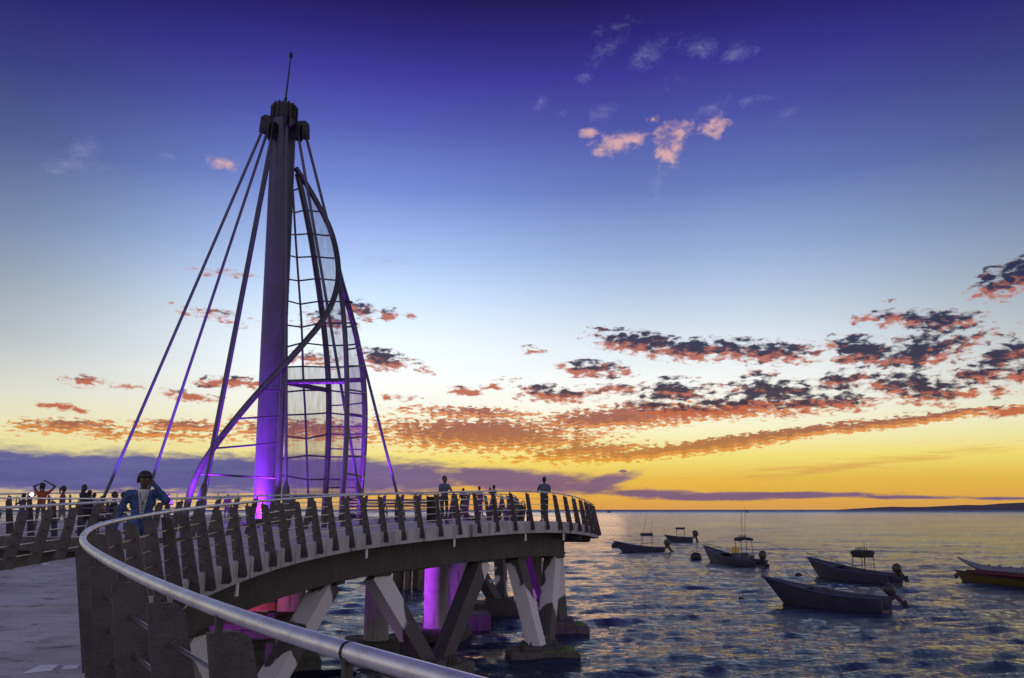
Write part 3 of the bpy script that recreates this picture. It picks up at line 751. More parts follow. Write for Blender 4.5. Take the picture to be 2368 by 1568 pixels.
at0 = mt+md*.4; at1 = at(672.5, 128, 31)
ant = obj('antenna', MB().tube([at0, at0.lerp(at1, .2), at0.lerp(at1, .21), at1], [.07, .065, .04, .028], 8), M['darkm'], tower, world=True)
off = Vector(mb0)
b = MB().ell(at1-off, (.09, .09, .14), 10, 8); b.tube([at1-off, at(674, 114, 31)-off], .012, 6)
obj('antenna_tip', b, M['darkm'], ant)
# pipes by survey
PIPE = {
 'A': [(428, 1205, 27.6), (433, 1165, 27.7), (455, 1098, 27.8), (497, 1030, 27.9), (560, 950, 28.1), (610, 893, 28.3), (655, 846, 28.6), (703, 793, 29), (744, 743, 29.6), (770, 695, 30.2), (782, 640, 31), (777, 580, 31.6), (760, 522, 32), (728, 460, 31.9), (703, 418, 31.6), (683, 388, 31.25)],
 'B': [(783, 632, 31.2), (802, 695, 32), (822, 770, 32.7), (837, 850, 33.1), (843, 930, 33.3), (843, 1000, 33.4), (840, 1065, 33.4), (834, 1140, 33.3), (829, 1200, 33.2)],
 'C': [(688, 402, 31.5), (705, 480, 31.9), (722, 570, 32.5), (740, 690, 33.2), (752, 790, 33.7), (759, 880, 34), (760, 960, 34.1), (758, 1050, 34.1), (753, 1130, 34), (748, 1205, 34)],
 'D': [(677, 440, 31.4), (681.5, 520, 31.8), (686, 591, 32.2), (697, 750, 32.6), (701, 874, 32.8), (706, 962, 32.9), (712, 1135, 32.9), (714, 1200, 32.9)],
 'E': [(785, 652, 31), (793, 720, 30.8), (799, 800, 30.6), (802, 900, 30.5), (801, 1000, 30.4), (797, 1080, 30.3), (791, 1150, 30.3), (788, 1205, 30.3)],
 'F': [(658, 848, 28.8), (653, 930, 28.6), (648, 1020, 28.5), (644, 1100, 28.4), (638, 1210, 28.4)],
}
RAD = {'A': .115, 'B': .12, 'C': .125, 'D': .045, 'E': .1, 'F': .115}
PN = {'A': 'spiral_pipe', 'B': 'edge_pipe', 'C': 'spine_pipe', 'D': 'thin_upright', 'E': 'upright_pipe', 'F': 'upright_pipe'}
PCV = {}
for k, pts in PIPE.items():
    P = catmull([at(*p) for p in pts], .3); PCV[k] = P
    obj(PN[k], MB().tube(P, RAD[k], 12), M['pipe'], tower, world=True)
def pz(k, vy, hi=None):
    best = None
    for p in PCV[k]:
        r = p-Vector((0, 0, EYE)); v = (339-r.dot(UP)/r.dot(FWD)*FPX)/PX
        if hi is not None and p.z > hi: continue
        if best is None or abs(v-vy) < best[0]: best = (abs(v-vy), p)
    return best[1] if best[0] < 14 else None
def mastpt(vy, side=1):
    best = min((onmast(EYE+z*.1) for z in range(-10, 190)), key=lambda p: abs((339-(p-Vector((0, 0, EYE))).dot(UP)/(p-Vector((0, 0, EYE))).dot(FWD)*FPX)/PX-vy))
    return best+Vector((side*R0*.9, .1, 0))
def arcpts(a, b, sag, n=7):
    m = (a+b)/2; c = Vector((-9.4, 31, m.z)); o = (m-c); o.z = 0; o.normalize()
    return [a.lerp(b, t/(n-1))+o*sag*4*(t/(n-1))*(1-t/(n-1)) for t in range(n)]
LV = [432, 485, 538, 590, 642, 696, 749, 800, 850, 904, 958, 1009, 1060, 1100, 1150]
rows = {}
for vy in LV:
    m_ = mastpt(vy); d_ = pz('D', vy); c_ = pz('C', vy); b_ = pz('B', vy) if vy > 640 else pz('A', vy); e_ = pz('E', vy)
    if vy < 640 and b_ is None: b_ = None
    rows[vy] = (m_, d_, c_, b_, e_)
    if d_ and c_: obj('rib', MB().tube([m_, d_, c_], .035, 6), M['pipe'], tower, world=True)
    elif c_: obj('rib', MB().tube([m_, c_], .035, 6), M['pipe'], tower, world=True)
    if c_ and b_ and (b_-c_).length > .3: obj('rib', MB().tube(arcpts(c_, b_, .18), .035, 6), M['pipe'], tower, world=True)
    if b_ and e_ and vy > 660: obj('rib', MB().tube(arcpts(e_, b_, .3), .035, 6), M['pipe'], tower, world=True)
for vy in (930, 985, 1035, 1120):
    c_, b_ = pz('C', vy), pz('B', vy)
    obj('rib', MB().tube(arcpts(c_, b_, .18), .03, 6), M['pipe'], tower, world=True)
for vy in (904, 963, 1031, 1099):
    a_ = pz('A', vy, EYE+7.5); f_ = pz('F', vy); m_ = mastpt(vy, -1)
    if a_ and f_:
        obj('rib', MB().tube([a_, f_], .035, 6), M['pipe'], tower, world=True)
        obj('rib', MB().tube([f_, mastpt(vy, 1)], .03, 6), M['pipe'], tower, world=True)
for vy, q in ((884, 'E'), (892, 'B'), (905, 'C')):
    obj('ring_beam', MB().tube([mastpt(884), pz(q, vy-8)], .1, 10), M['pipe'], tower, world=True)
# mesh panels, one per bay
def panel(a, b_, c, d, sag):
    n = 6; top = arcpts(a, b_, sag, n); bot = arcpts(c, d, sag, n)
    obj('mesh_panel', MB().add(top+bot, [(k, k+1, n+k+1, n+k) for k in range(n-1)]), M['mesh'], tower, world=True, fix=False)
for v0, v1 in zip(LV, LV[1:]):
    r0, r1 = rows[v0], rows[v1]
    if r0[2] and r1[2] and r0[3] and r1[3] and v0 >= 432: panel(r0[2], r0[3], r1[2], r1[3], .17)
    if v0 > 640 and r0[3] and r1[3] and r0[4] and r1[4]: panel(r0[4], r0[3], r1[4], r1[3], .28) if v0 > 840 else None
    if v0 >= 850 and r0[1] and r1[1]:
        panel(r0[1], r0[2], r1[1], r1[2], .05)
        panel(r0[0], r0[1], r1[0], r1[1], .0)
# stays
STAY = [((606, 303, 30.7), (243, 1143, 28.6), 0), ((617, 308, 30.8), (340, 1143, 30.5), 0), ((627, 318, 30.3), (471, 1128, 27.0), 1), ((632, 322, 31.2), (487, 1075, 32.2), 0),
        ((663, 292, 30.25), (661, 1140, 28.0), 1), ((691, 322, 30.4), (830, 1137, 31.2), 1), ((708, 318, 31.1), (917, 1138, 33.6), 0)]
anchors = []
for k, (a, b_, sock) in enumerate(STAY):
    A0 = at(*a); B0 = at(*b_); d = (B0-A0).normalized()
    zt_ = zdeck(B0.y)-.02; E0 = B0+d*((zt_-B0.z)/d.z); anchors.append(E0)
    st = obj('stay_cable', MB().tube([A0, E0], .058, 10), M['stay'], tower, world=True)
    off = Vector(mb0)
    b = MB(); Ls = 1.35 if sock else .8
    b.tube([E0-d*(Ls+.25)-off, E0-d*Ls-off, E0-d*.35-off, E0-off], [.06, .13, .13, .10], 12)
    obj('socket', b, M['stay'], st)
    # lug at the head
    h = (A0-onmast(A0.z)); h.z = 0; h.normalize(); side = h.cross(Vector((0, 0, 1)))
    b = MB(); c = onmast(A0.z)
    zt0 = A0.z
    for sgn in (-1, 1):
        o_ = side*sgn*.085
        ra = max(.62, min(1.05, (A0-c).length))
        poly = [c+h*.4+Vector((0, 0, .66)), c+h*(ra-.06)+Vector((0, 0, .72)), c+h*(ra+.09)+Vector((0, 0, .58)), c+h*(ra+.13)+Vector((0, 0, .0)), c+h*(ra+.04)+Vector((0, 0, -.1)), c+h*(ra-.14)+Vector((0, 0, -.04)), c+h*.4+Vector((0, 0, .30))]
        b.prism([p_-off+o_ for p_ in poly], side*.045)
    for dz_ in (.08, .5):
        b.tube([c+h*(ra-.02)+Vector((0, 0, dz_))-side*.14-off, c+h*(ra-.02)+Vector((0, 0, dz_))+side*.14-off], .05, 8)
    obj('cable_lug', b, M['darkm'], cap)

# ------------------------------------------------------------------ floodlights
VIO = (.36, .035, 1.0)
def floodlight(p, target, label, color=VIO, power=300, spot=70, blend=.6, group='violet floodlights of the pier', lens=6.):
    d = (Vector(target)-p).normalized(); root = thing('floodlight', label, 'floodlight', p, 0, group)
    R = d.to_track_quat('Z', 'Y').to_matrix()
    obj('housing', MB().box(d*-.02, (.26, .2, .14), R), M['black'], root)
    obj('lens', MB().box(d*.056, (.22, .16, .012), R), emit('lens_glow', color, lens), root)
    b = MB().beam((0, 0, -.22), (0, 0, -.05), .05, .05); obj('bracket', b, M['black'], root)
    L = bpy.data.lights.new('floodlight_beam', 'SPOT'); L.energy = power; L.color = color; L.spot_size = math.radians(spot); L.spot_blend = blend; L.shadow_soft_size = .1
    o = bpy.data.objects.new('floodlight_beam', L); COL.objects.link(o); o.parent = root; o.location = d*.12; o.rotation_euler = (-d).to_track_quat('Z', 'Y').to_euler()
    return root
def onplat(x, y, h=.28): return Vector((x, y, zdeck(y)+h))
floodlight(onplat(-9.8, 29.2), onmast(EYE+2), 'violet floodlight on the platform in front of the mast', power=3000, spot=150)
floodlight(onplat(-11.5, 29.6), onmast(EYE+2.5), 'violet floodlight on the platform left of the mast', power=2600, spot=100)
floodlight(onplat(-7.3, 29.6), Vector((-8, 33, EYE+4)), 'violet floodlight on the platform right of the mast', power=1700, spot=80)
floodlight(onplat(-10.5, 26.5), Vector((-10.0, 28.0, EYE+2.6)), 'violet floodlight aimed at the foot of the spiral pipe', power=3600, spot=95)
floodlight(onplat(-8.3, 26.9), Vector((-8.6, 28.5, EYE+3)), 'violet floodlight aimed at the front upright pipe', power=2800, spot=60)
floodlight(onplat(-13.6, 27.6), anchors[0]+Vector((1.1, .3, 3.2)), 'violet floodlight at the foot of the leftmost stay', power=4600, spot=45, color=(.22, .07, 1))
floodlight(onplat(-12.0, 29.0), anchors[1]+Vector((1., .1, 3)), 'violet floodlight at the foot of the second stay from the left', power=4400, spot=45, color=(.28, .07, 1))
floodlight(onplat(-6.2, 31.8), anchors[6]+Vector((-.9, -.3, 3)), 'violet floodlight at the foot of the rightmost stay', power=4400, spot=45)
# under the platform
floodlight(Vector((-6.6, 33.2, EYE-2.3)), Vector((-2.9, 35.6, 1.9)), 'violet floodlight hung under the platform facing the right hand columns', color=(.48, .05, .95), power=2000, spot=56)
floodlight(Vector((-8.6, 28.9, EYE-2.3)), Vector((-5.4, 31, 2.2)), 'violet floodlight hung under the platform beside the left hand column', color=(.48, .05, .95), power=330, spot=70)
floodlight(Vector((-9.5, 22.5, EYE-2.2)), Vector((-8.8, 25.5, 0.2)), 'violet floodlight hung under the walkway over the water', color=(.5, .04, .9), power=520, spot=110)
floodlight(Vector((-8.4, 24.2, 3.0)), Vector((-9.4, 26.0, 2.9)), 'orange floodlight shining on the low landing', color=(1, .16, .02), power=420, spot=100, group=None, lens=3.)

# ------------------------------------------------------------------ people
def capsule(mb, a, b, ra, rb, n=10):
    a = Vector(a); b = Vector(b); d = b-a
    if d.length < 1e-4: return
    dn = d.normalized(); pts = []; rs = []
    for t in (-.95, -.7, -.35, 0): pts.append(a+dn*ra*t); rs.append(ra*math.sqrt(max(.02, 1-t*t)))
    for t in (0, .35, .7, .95): pts.append(b+dn*rb*t); rs.append(rb*math.sqrt(max(.02, 1-t*t)))
    mb.tube(pts, rs, n)
BODY = {'hipz': .93, 'lean': 0., 'Rel': (.25, -.03, 1.14), 'Rwr': (.25, .08, .90), 'Lel': (-.25, -.03, 1.14), 'Lwr': (-.25, .08, .90),
        'Rkn': (.10, .03, .50), 'Rank': (.11, -.02, .085), 'Lkn': (-.10, .03, .50), 'Lank': (-.11, -.02, .085), 'turn': 0., 'nod': 0., 'fat': 1., 'long': False, 'skirt': 0.}
POSE = {
 'stand': {}, 'stride': {'Rkn': (.09, .14, .51), 'Rank': (.1, .2, .085), 'Lkn': (-.09, -.04, .5), 'Lank': (-.1, -.24, .12)},
 'rail': {'Rel': (.27, .10, 1.16), 'Rwr': (.20, .34, 1.10), 'Lel': (-.27, .10, 1.16), 'Lwr': (-.20, .34, 1.10)},
 'photo': {'Rel': (.24, .16, 1.22), 'Rwr': (.06, .30, 1.52), 'Lel': (-.24, .16, 1.22), 'Lwr': (-.06, .30, 1.52)},
 'behind_head': {'Rel': (.40, .02, 1.64), 'Rwr': (.12, -.03, 1.80), 'Lel': (-.31, .02, 1.64), 'Lwr': (-.11, -.06, 1.72)},
 'hips': {'Rel': (.36, -.08, 1.17), 'Rwr': (.2, .04, 1.0), 'Lel': (-.36, -.08, 1.17), 'Lwr': (-.2, .04, 1.0)},
 'folded': {'Rel': (.26, .08, 1.17), 'Rwr': (-.04, .24, 1.17), 'Lel': (-.26, .08, 1.17), 'Lwr': (.04, .25, 1.13)},
 'sit': {'hipz': .50, 'Rkn': (.14, .43, .50), 'Rank': (.14, .42, .085), 'Lkn': (-.14, .43, .50), 'Lank': (-.14, .38, .085), 'Rel': (.26, .12, .74), 'Rwr': (.13, .36, .60), 'Lel': (-.26, .12, .74), 'Lwr': (-.13, .36, .60)},
 'sit_floor': {'hipz': .16, 'Rkn': (.12, .40, .34), 'Rank': (.12, .78, .085), 'Lkn': (-.12, .36, .46), 'Lank': (-.12, .56, .085), 'Rel': (.28, -.12, .42), 'Rwr': (.27, -.2, .18), 'Lel': (-.26, .1, .42), 'Lwr': (-.12, .34, .44)},
 'neck_hand': {'Lel': (-.34, .12, 1.30), 'Lwr': (-.145, .06, 1.52), 'Rel': (.30, -.03, 1.14), 'Rwr': (.33, .06, .90)},
}
def person(label, p, face, h, pose, shirt, pants, skin=(.2, .11, .075), shoes=(.03, .03, .035), hair='short', sleeve=0, vox=.02, shorts=False, rich=False, group=None, fat=1., turn=0., skirt=0.):
    J = dict(BODY); J.update(POSE[pose]); J['skirt'] = skirt
    sc = h/1.75 if not pose.startswith('sit') else 1.*h/1.75
    hz = J['hipz']; dz = hz-.93
    pr = []                                      # (a, b, ra, rb, tag)  tags: 0 skin 1 shirt 2 pants 3 shoes
    def c(a, b, ra, rb, t): pr.append((Vector(a), Vector(b), ra, rb, t))
    bz = Vector((0, 0, dz)); f = fat
    ells = []
    def e(cn, r, t): ells.append((Vector(cn), Vector(r), t))
    e((0, 0, 1.27+dz), (.165*f, .112*f, .20), 1); e((0, .012, 1.08+dz), (.145*f, .108*f, .17), 1); e((0, 0, .95+dz), (.16*f, .115*f, .12), 2 if not rich else 1)
    if rich: e((0, 0, .93+dz), (.185*f, .13*f, .15), 1)
    c(Vector((-.155*f, -.005, 1.40))+bz, Vector((.155*f, -.005, 1.40))+bz, .062, .062, 1)
    c(Vector((0, -.015, 1.40))+bz, Vector((0, .005, 1.53))+bz, .058, .05, 0)
    Rt = Matrix.Rotation(turn, 3, 'Z')
    H = Vector((0, .012+.018*rich, 1.635-.028*rich))+bz
    def hp(x, y, z): return H+Rt@Vector((x, y, z))
    e(hp(0, 0, 0), (.076, .095, .112), 0); e(hp(0, .03, -.06), (.056, .058, .058), 0); e(hp(0, .1, -.015), (.013, .02, .024), 0)
    e(hp(0, .086, .022), (.05, .018, .012), 0); e(hp(.078, -.005, -.005), (.012, .02, .03), 0); e(hp(-.078, -.005, -.005), (.012, .02, .03), 0); e(hp(0, .082, -.058), (.024, .014, .008), 0)
    if not rich: e(hp(0, .075, -.09), (.022, .02, .018), 0)
    tops = {}
    for s_, k in ((1, 'R'), (-1, 'L')):
        sh = Vector((s_*.185*f, -.005, 1.39))+bz; el = Vector(J[k+'el']); wr = Vector(J[k+'wr'])
        slv = sleeve
        g = 1.16 if (rich or sleeve == 2) else 1.
        if slv == 0:
            m = sh.lerp(el, .55); c(sh, m, .056, .05, 1); c(m, el, .046, .04, 0)
        else: c(sh, el, .056*g, .046*g, 1)
        c(el, wr, .041*g, .029*(1.25 if slv == 2 else 1), 1 if slv == 2 else 0)
        d = (wr-el).normalized(); hand = wr+d*.05
        e(hand, (.036, .03, .042), 0)
        sd = d.cross(Vector((0, 1, .3))).normalized(); up = sd.cross(d).normalized()
        for q, L in zip((-1.5, -.5, .5, 1.5), (.06, .072, .068, .052)):
            a0 = hand+sd*.0165*q+d*.03; a1 = a0+d*L*.55-up*.006; a2 = a1+d*L*.4-up*.022
            c(a0, a1, .0098, .009, 0); c(a1, a2, .009, .008, 0)
        a0 = hand+sd*.03*s_-d*.012; a1 = a0+sd*.03*s_+d*.028; c(a0, a1, .012, .0105, 0); c(a1, a1+d*.03, .0105, .009, 0)
        hip = Vector((s_*.088, 0, .92))+bz; kn = Vector(J[k+'kn']); an = Vector(J[k+'ank'])
        c(hip, kn, .082*f, .058, 2)
        t2 = 0 if shorts else 2
        c(kn, an, .056, .040 if t2 else .036, t2)
        c(an+Vector((0, -.04, -.045)), an+Vector((s_*.03, .14, -.05)), .04, .034, 3)
    if skirt: 
        for s_ in (-1, 1):
            c(Vector((s_*.05, 0, .9))+bz, Vector((s_*.09, .01, .9-skirt))+bz, .13, .15, 2)
    mb = MB()
    for a, b, ra, rb, t in pr: capsule(mb, a, b, ra, rb)
    for cn, r, t in ells: mb.ell(cn, r, 14, 10)
    me0 = mb.mesh('person_raw', M['skin'], smooth=False)
    tmp = bpy.data.objects.new('tmp', me0); COL.objects.link(tmp)
    md = tmp.modifiers.new('r', 'REMESH'); md.mode = 'VOXEL'; md.voxel_size = vox/sc if sc > .3 else vox
    ms_ = tmp.modifiers.new('s', 'SMOOTH'); ms_.iterations = 3; ms_.factor = .5
    dg = bpy.context.evaluated_depsgraph_get(); me = bpy.data.meshes.new_from_object(tmp.evaluated_get(dg))
    bpy.data.objects.remove(tmp); bpy.data.meshes.remove(me0)
    me.name = 'person'; me.materials.clear()
    sk = mat('skin_tone', skin, .55, 0, .15, 20.) if skin not in _sk else _sk[skin]; _sk[skin] = sk
    for m_ in (sk, cloth(shirt), cloth(pants), cloth(shoes), cloth((.5, .5, .55))): me.materials.append(m_)
    n = len(me.polygons); C = np.empty(n*3, np.float32); me.polygons.foreach_get('center', C); C = C.reshape(-1, 3)
    NRM = np.empty(n*3, np.float32); me.polygons.foreach_get('normal', NRM); NRM = NRM.reshape(-1, 3)
    if rich:                                      # creases in the cloth
        nv = len(me.vertices); co = np.empty(nv*3, np.float32); me.vertices.foreach_get('co', co); co = co.reshape(-1, 3)
        nn = np.empty(nv*3, np.float32); me.vertices.foreach_get('normal', nn); nn = nn.reshape(-1, 3)
        zz = co[:, 2]; m_ = ((zz < 1.43) | (np.abs(co[:, 0]) > .13))
        wv = np.sin(co[:, 0]*31+zz*22+2*np.sin(zz*17))*.5+np.sin(co[:, 0]*-47+zz*39+co[:, 1]*30+1.7*np.sin(co[:, 0]*23))*.35+np.sin(zz*71+co[:, 0]*19+co[:, 1]*44)*.2
        co += nn*(wv*.0085*m_)[:, None]; me.vertices.foreach_set('co', co.ravel())
    best = np.full(n, 9.); tg = np.zeros(n, np.int32)
    for a, b, ra, rb, t in pr:
        a = np.array(a); d = np.array(b)-a; tt = np.clip(((C-a)@d)/(d@d), 0, 1); D = np.linalg.norm(C-a-tt[:, None]*d, axis=1)-(ra+(rb-ra)*tt)
        w = D < best; best[w] = D[w]; tg[w] = t
    for cn, r, t in ells:
        q = (C-np.array(cn))/np.array(r); L = np.linalg.norm(q, axis=1); D = (L-1)*min(r)
        w = D < best; best[w] = D[w]; tg[w] = t
    if rich:
        z = C[:, 2]-dz
        w = (tg == 1) & (NRM[:, 1] > .05) & (np.abs(C[:, 0]) < .022+.085*np.clip((z-1.02)/.4, 0, 1)) & (z > 1.02) & (z < 1.47)
        tg[w] = 4
    me.polygons.foreach_set('material_index', tg); me.polygons.foreach_set('use_smooth', [True]*n); me.update()
    o = bpy.data.objects.new('person', me); COL.objects.link(o); o.location = p; o.rotation_euler = (0, 0, face); o.scale = (sc, sc, sc)
    tag(o, label, 'person', group)
    # hair
    if hair:
        b = MB(); b.ell(H+Rt@Vector((0, -.016, .018)), (.084, .098, .108), 14, 10, Rt)
        if hair == 'long':
            b.ell(H+Rt@Vector((0, -.055, -.1)), (.08, .06, .17), 12, 9, Rt)
        if hair == 'bun': b.ell(H+Rt@Vector((0, -.10, .07)), (.045, .045, .045), 10, 8)
        if hair == 'tail': b.tube([H+Rt@Vector(v) for v in ((0, -.1, .06), (0, -.15, .02), (0, -.14, -.1), (0, -.12, -.2))], [.03, .035, .028, .012], 8)
        obj('hair', b, M['hair'], o)
    return o, H, Rt

def on_platform(vx, d, top):
    q = at(vx, top, d); z = zdeck(d)-.05; return Vector((q.x, d, z)), q.z-z
def on_walk(vx, d, top, path=None):
    q = at(vx, top, d); best = min(path or RIGHT, key=lambda p: (p.x-q.x)**2+(p.y-d)**2); z = best.z-RAIL_H; return Vector((q.x, d, z)), q.z-z
# man in front
p, h = on_walk(337, 12.4, 1087)
man, H, Rt = person('nearest person, in an open blue overshirt, with one hand raised beside the head', p, PI+.40, h*1.003, 'neck_hand', (.038, .075, .20), (.16, .14, .13), skin=(.07, .042, .034), sleeve=2, vox=.0125, rich=True, hair='short', fat=1.1)
b = MB(); b.lathe(H+Vector((0, -.012, .02)), [(.0885, 0), (.0905, .03), (.084, .065), (.062, .09), (.03, .103), (.004, .106)], 18)
b.prism([H+Vector((.075*math.cos(a), .045+.09*math.sin(a), .026)) for a in np.linspace(0, PI, 9)], (0, 0, .012))
obj('cap', b, cloth((.02, .02, .03)), man)
b = MB()
for s_ in (-1, 1):
    b.ell(H+Vector((s_*.036, .088, .056)), (.031, .014, .021), 12, 8); b.tube([H+Vector((s_*.066, .07, .06)), H+Vector((s_*.094, -.01, .05))], .005, 6)
b.tube([H+Vector((-.012, .1, .06)), H+Vector((.012, .1, .06))], .005, 6)
obj('sunglasses', b, mat('dark_lens', (.03, .03, .035), .08, 0, .1, 3.), man)
b = MB()
for s_ in (-1, 1): b.ell(H+Vector((s_*.092, -.005, -.015)), (.022, .038, .045), 12, 8)
b.tube([H+Vector((.1*math.cos(a), -.012, .02+.108*math.sin(a))) for a in np.linspace(0, PI, 11)], .009, 6)
obj('headphones', b, M['black'], man)
for s_ in (-1, 1):
    obj('eye', MB().ell(H+Vector((s_*.031, .082, .004)), (.012, .01, .007), 10, 8), mat('eye_white', (.3, .28, .26), .3, 0, .1, 3.), man)
def front(x, z):     # chest surface for details on the tee
    return Vector((x, .118*1.1*math.sqrt(max(0, 1-(x/.19)**2))*(1-.35*max(0, (z-1.3)/.18)**2)+.008, z))
b = MB()
b.tube([front(-.045, 1.42), front(-.03, 1.33), front(-.004, 1.27)], .004, 5); b.tube([front(.045, 1.42), front(.03, 1.33), front(.004, 1.27)], .004, 5); b.box(front(0, 1.25)+Vector((0, .005, 0)), (.03, .008, .045))
obj('lanyard', b, M['black'], man)
for s_ in (-1, 1):
    obj('jacket_edge', MB().tube([front(s_*x, z)+Vector((0, .002, 0)) for x, z in ((.092, 1.44), (.085, 1.38), (.066, 1.28), (.045, 1.16), (.027, 1.05), (.02, .95))], [.012, .014, .012, .01, .01, .01], 6), cloth((.028, .058, .165)), man)
b = MB()
for k, (x, z, w, hh) in enumerate(((0, 1.20, .035, .012), (.006, 1.17, .03, .012), (-.004, 1.14, .034, .014), (.003, 1.105, .03, .012))): b.box(front(x, z)+Vector((0, .004, 0)), (w, .006, hh))
obj('shirt_print', b, M['black'], man)

SK2 = (.085, .048, .036)
def crowd(label, place, face, pose, shirt, pants, **kw):
    (p, h) = place
    if pose == 'sit': h = h/1.32*1.75
    if pose == 'sit_floor': h = h/.98*1.75
    h = min(max(h, 1.0), 1.95)
    kw.setdefault('skin', SK2); kw.setdefault('vox', .022)
    return person(label, p, face, h, pose, shirt, pants, **kw)[0]
G_L = 'people gathered on the left side of the platform'; G_R = 'people at the seaward end of the pier'
crowd('person in an orange sleeveless top with both hands raised behind the head', on_platform(101, 27.0, 1117), .35, 'behind_head', (.36, .06, .025), (.12, .10, .11), hair='tail', group=G_L, turn=-.5)
crowd('small person at the far left in a blue skirt lifting a phone', on_platform(56, 26.6, 1140), PI/2-.1, 'photo', (.1, .07, .1), (.06, .09, .26), hair='short', shorts=True, group=G_L, skirt=.3)
crowd('person in a maroon top turning right, just right of the one with raised hands', on_platform(148, 26.4, 1123), -.9, 'stride', (.20, .05, .07), (.2, .18, .2), hair='tail', group=G_L, turn=-.6)
crowd('person in a dark hooded top with long hair left of the purple stay', on_platform(196, 26.2, 1120), -.6, 'folded', (.02, .02, .028), (.025, .025, .035), hair='long', sleeve=2, group=G_L)
crowd('shorter person close beside the one in the dark hooded top', on_platform(208, 26.6, 1133), -.4, 'stand', (.06, .04, .06), (.05, .05, .07), hair='short', group=G_L)
crowd('small person in a pale top below the foot of the leftmost stay', on_platform(219, 26.8, 1139), .7, 'hips', (.5, .48, .52), (.2, .2, .25), hair='tail', group=G_L, skirt=.25)
crowd('person with bowed head sitting at the foot of the leftmost stay', on_platform(238, 26.4, 1146), -1.2, 'sit', (.15, .12, .2), (.07, .08, .18), hair='short', group=G_L)
crowd('person in a dark tee sitting behind the shoulder of the person in blue', on_platform(266, 26.2, 1136), -1.35, 'sit', (.02, .02, .03), (.05, .08, .18), hair='short', group=G_L)
crowd('person in a pink top sitting half hidden behind the shoulder of the person in blue', on_platform(287, 26.6, 1137), -1.2, 'sit', (.32, .16, .2), (.2, .14, .12), hair='short', group=G_L)
crowd('small person with a bag alone between the person in blue and the spiral pipe', on_platform(390, 29.6, 1142), PI+.3, 'folded', (.04, .03, .04), (.1, .09, .09), hair='short', group=G_L)
crowd('person standing behind the railing left of the mast', on_platform(527, 33.6, 1143), .3, 'stand', (.08, .04, .06), (.06, .05, .07), hair='short', group=G_L)
crowd('person in a light tee leaning on the railing beside the bin', on_walk(1028, 29.6, 1100), PI+.6, 'rail', (.09, .115, .18), (.05, .05, .07), hair='short', group=G_R, turn=.5)
crowd('person with a backpack strap standing highest at the pier tip', on_walk(1258, 33.7, 1102), .25, 'folded', (.08, .10, .16), (.035, .035, .05), hair='short', group=G_R, fat=1.05)
crowd('person in a dark dress just right of the one leaning by the bin', on_walk(1071, 41.6, 1128, REAR), -.2, 'folded', (.04, .035, .05), (.04, .035, .05), hair='bun', shorts=True, group=G_R, skirt=.3)
crowd('person in a reddish top right of the one in the dark dress', on_walk(1108, 42.6, 1124, REAR), -.6, 'stride', (.16, .05, .07), (.04, .04, .06), hair='short', group=G_R)
crowd('person lifting a camera in both hands, right of the reddish top', on_walk(1142, 44.4, 1121, REAR), .9, 'photo', (.035, .03, .04), (.04, .04, .06), hair='short', sleeve=2, group=G_R, skirt=.2)
crowd('person sitting on the walkway floor with legs stretched to the right', on_walk(1054, 33.2, 1150), -1.5, 'sit_floor', (.05, .03, .05), (.22, .08, .1), hair='long', group=G_R)
crowd('person in a red top sitting on the bench right of the mesh sail', on_platform(838, 34.4, 1149), .2, 'sit', (.35, .04, .05), (.1, .08, .1), hair='short', group=G_R)
crowd('person in a grey top sitting on the bench below the rightmost stay', on_platform(884, 34.4, 1152), -.3, 'sit', (.25, .22, .26), (.08, .08, .12), hair='long', group=G_R)
# strap of the figure at the tip
# ------------------------------------------------------------------ benches, bin, bollards, small lamp
def bench(p, rz, label, L=1.7, paint='darkm'):
    root = thing('bench', label, 'bench', p, rz, 'benches on the platform')
    for k in range(4): obj('slat', MB().box((0, -.18+.12*k, .45), (L, .1, .035)), M[paint], root)
    for k in range(3): obj('back_slat', MB().box((0, -.27-.02*k, .58+.12*k), (L, .03, .09)), M[paint], root)
    for s_ in (-1, 1):
        obj('leg', MB().beam((s_*L*.42, .18, 0), (s_*L*.42, .15, .43), .06, .05).beam((s_*L*.42, -.22, 0), (s_*L*.42, -.29, .88), .06, .05).beam((s_*L*.42, -.22, .41), (s_*L*.42, .18, .41), .05, .04), M[paint], root)
    return root
q, _ = on_platform(861, 34.35, 1170); bench(q, 0., 'dark bench right of the mesh sail with two people on it', 2.4)
q, _ = on_platform(266, 26.25, 1170); bench(q, -1.35+PI/2*0, 'dark bench behind the shoulder of the person in blue', 1.9)
q, _ = on_platform(962, 35.2, 1170); bench(q, .3, 'violet lit bench left of the slatted bin', 1.7, 'mast')
q, _ = on_walk(1001, 31.0, 1165)
binr = thing('litter_bin', 'dark slatted litter bin beside the person leaning on the railing', 'litter bin', q)
obj('liner', MB().lathe((0, 0, 0), [(.2, .03), (.21, .8), (.18, .82)], 18), M['black'], binr)
for k in range(18):
    a = 2*PI*k/18; obj('slat', MB().box((.225*math.cos(a), .225*math.sin(a), .48), (.02, .05, .9), Matrix.Rotation(a, 3, 'Z')), M['darkm'], binr)
obj('rim', MB().tube([(.235*math.cos(a), .235*math.sin(a), .94) for a in np.linspace(0, 2*PI, 25)], .018, 6), M['darkm'], binr)
q, _ = on_walk(1222, 36.2, 1185)
t = thing('bollard', 'short round bollard left of the standing figure at the pier tip', 'bollard', q); obj('post', MB().lathe((0, 0, 0), [(.13, 0), (.12, .03), (.1, .06), (.1, .42), (.13, .46), (.12, .52), (.05, .56)], 16), M['darkm'], t)
q, _ = on_walk(1203, 36.0, 1185)
t = thing('mooring_post', 'leaning post with a loop on top left of the round bollard', 'post', q)
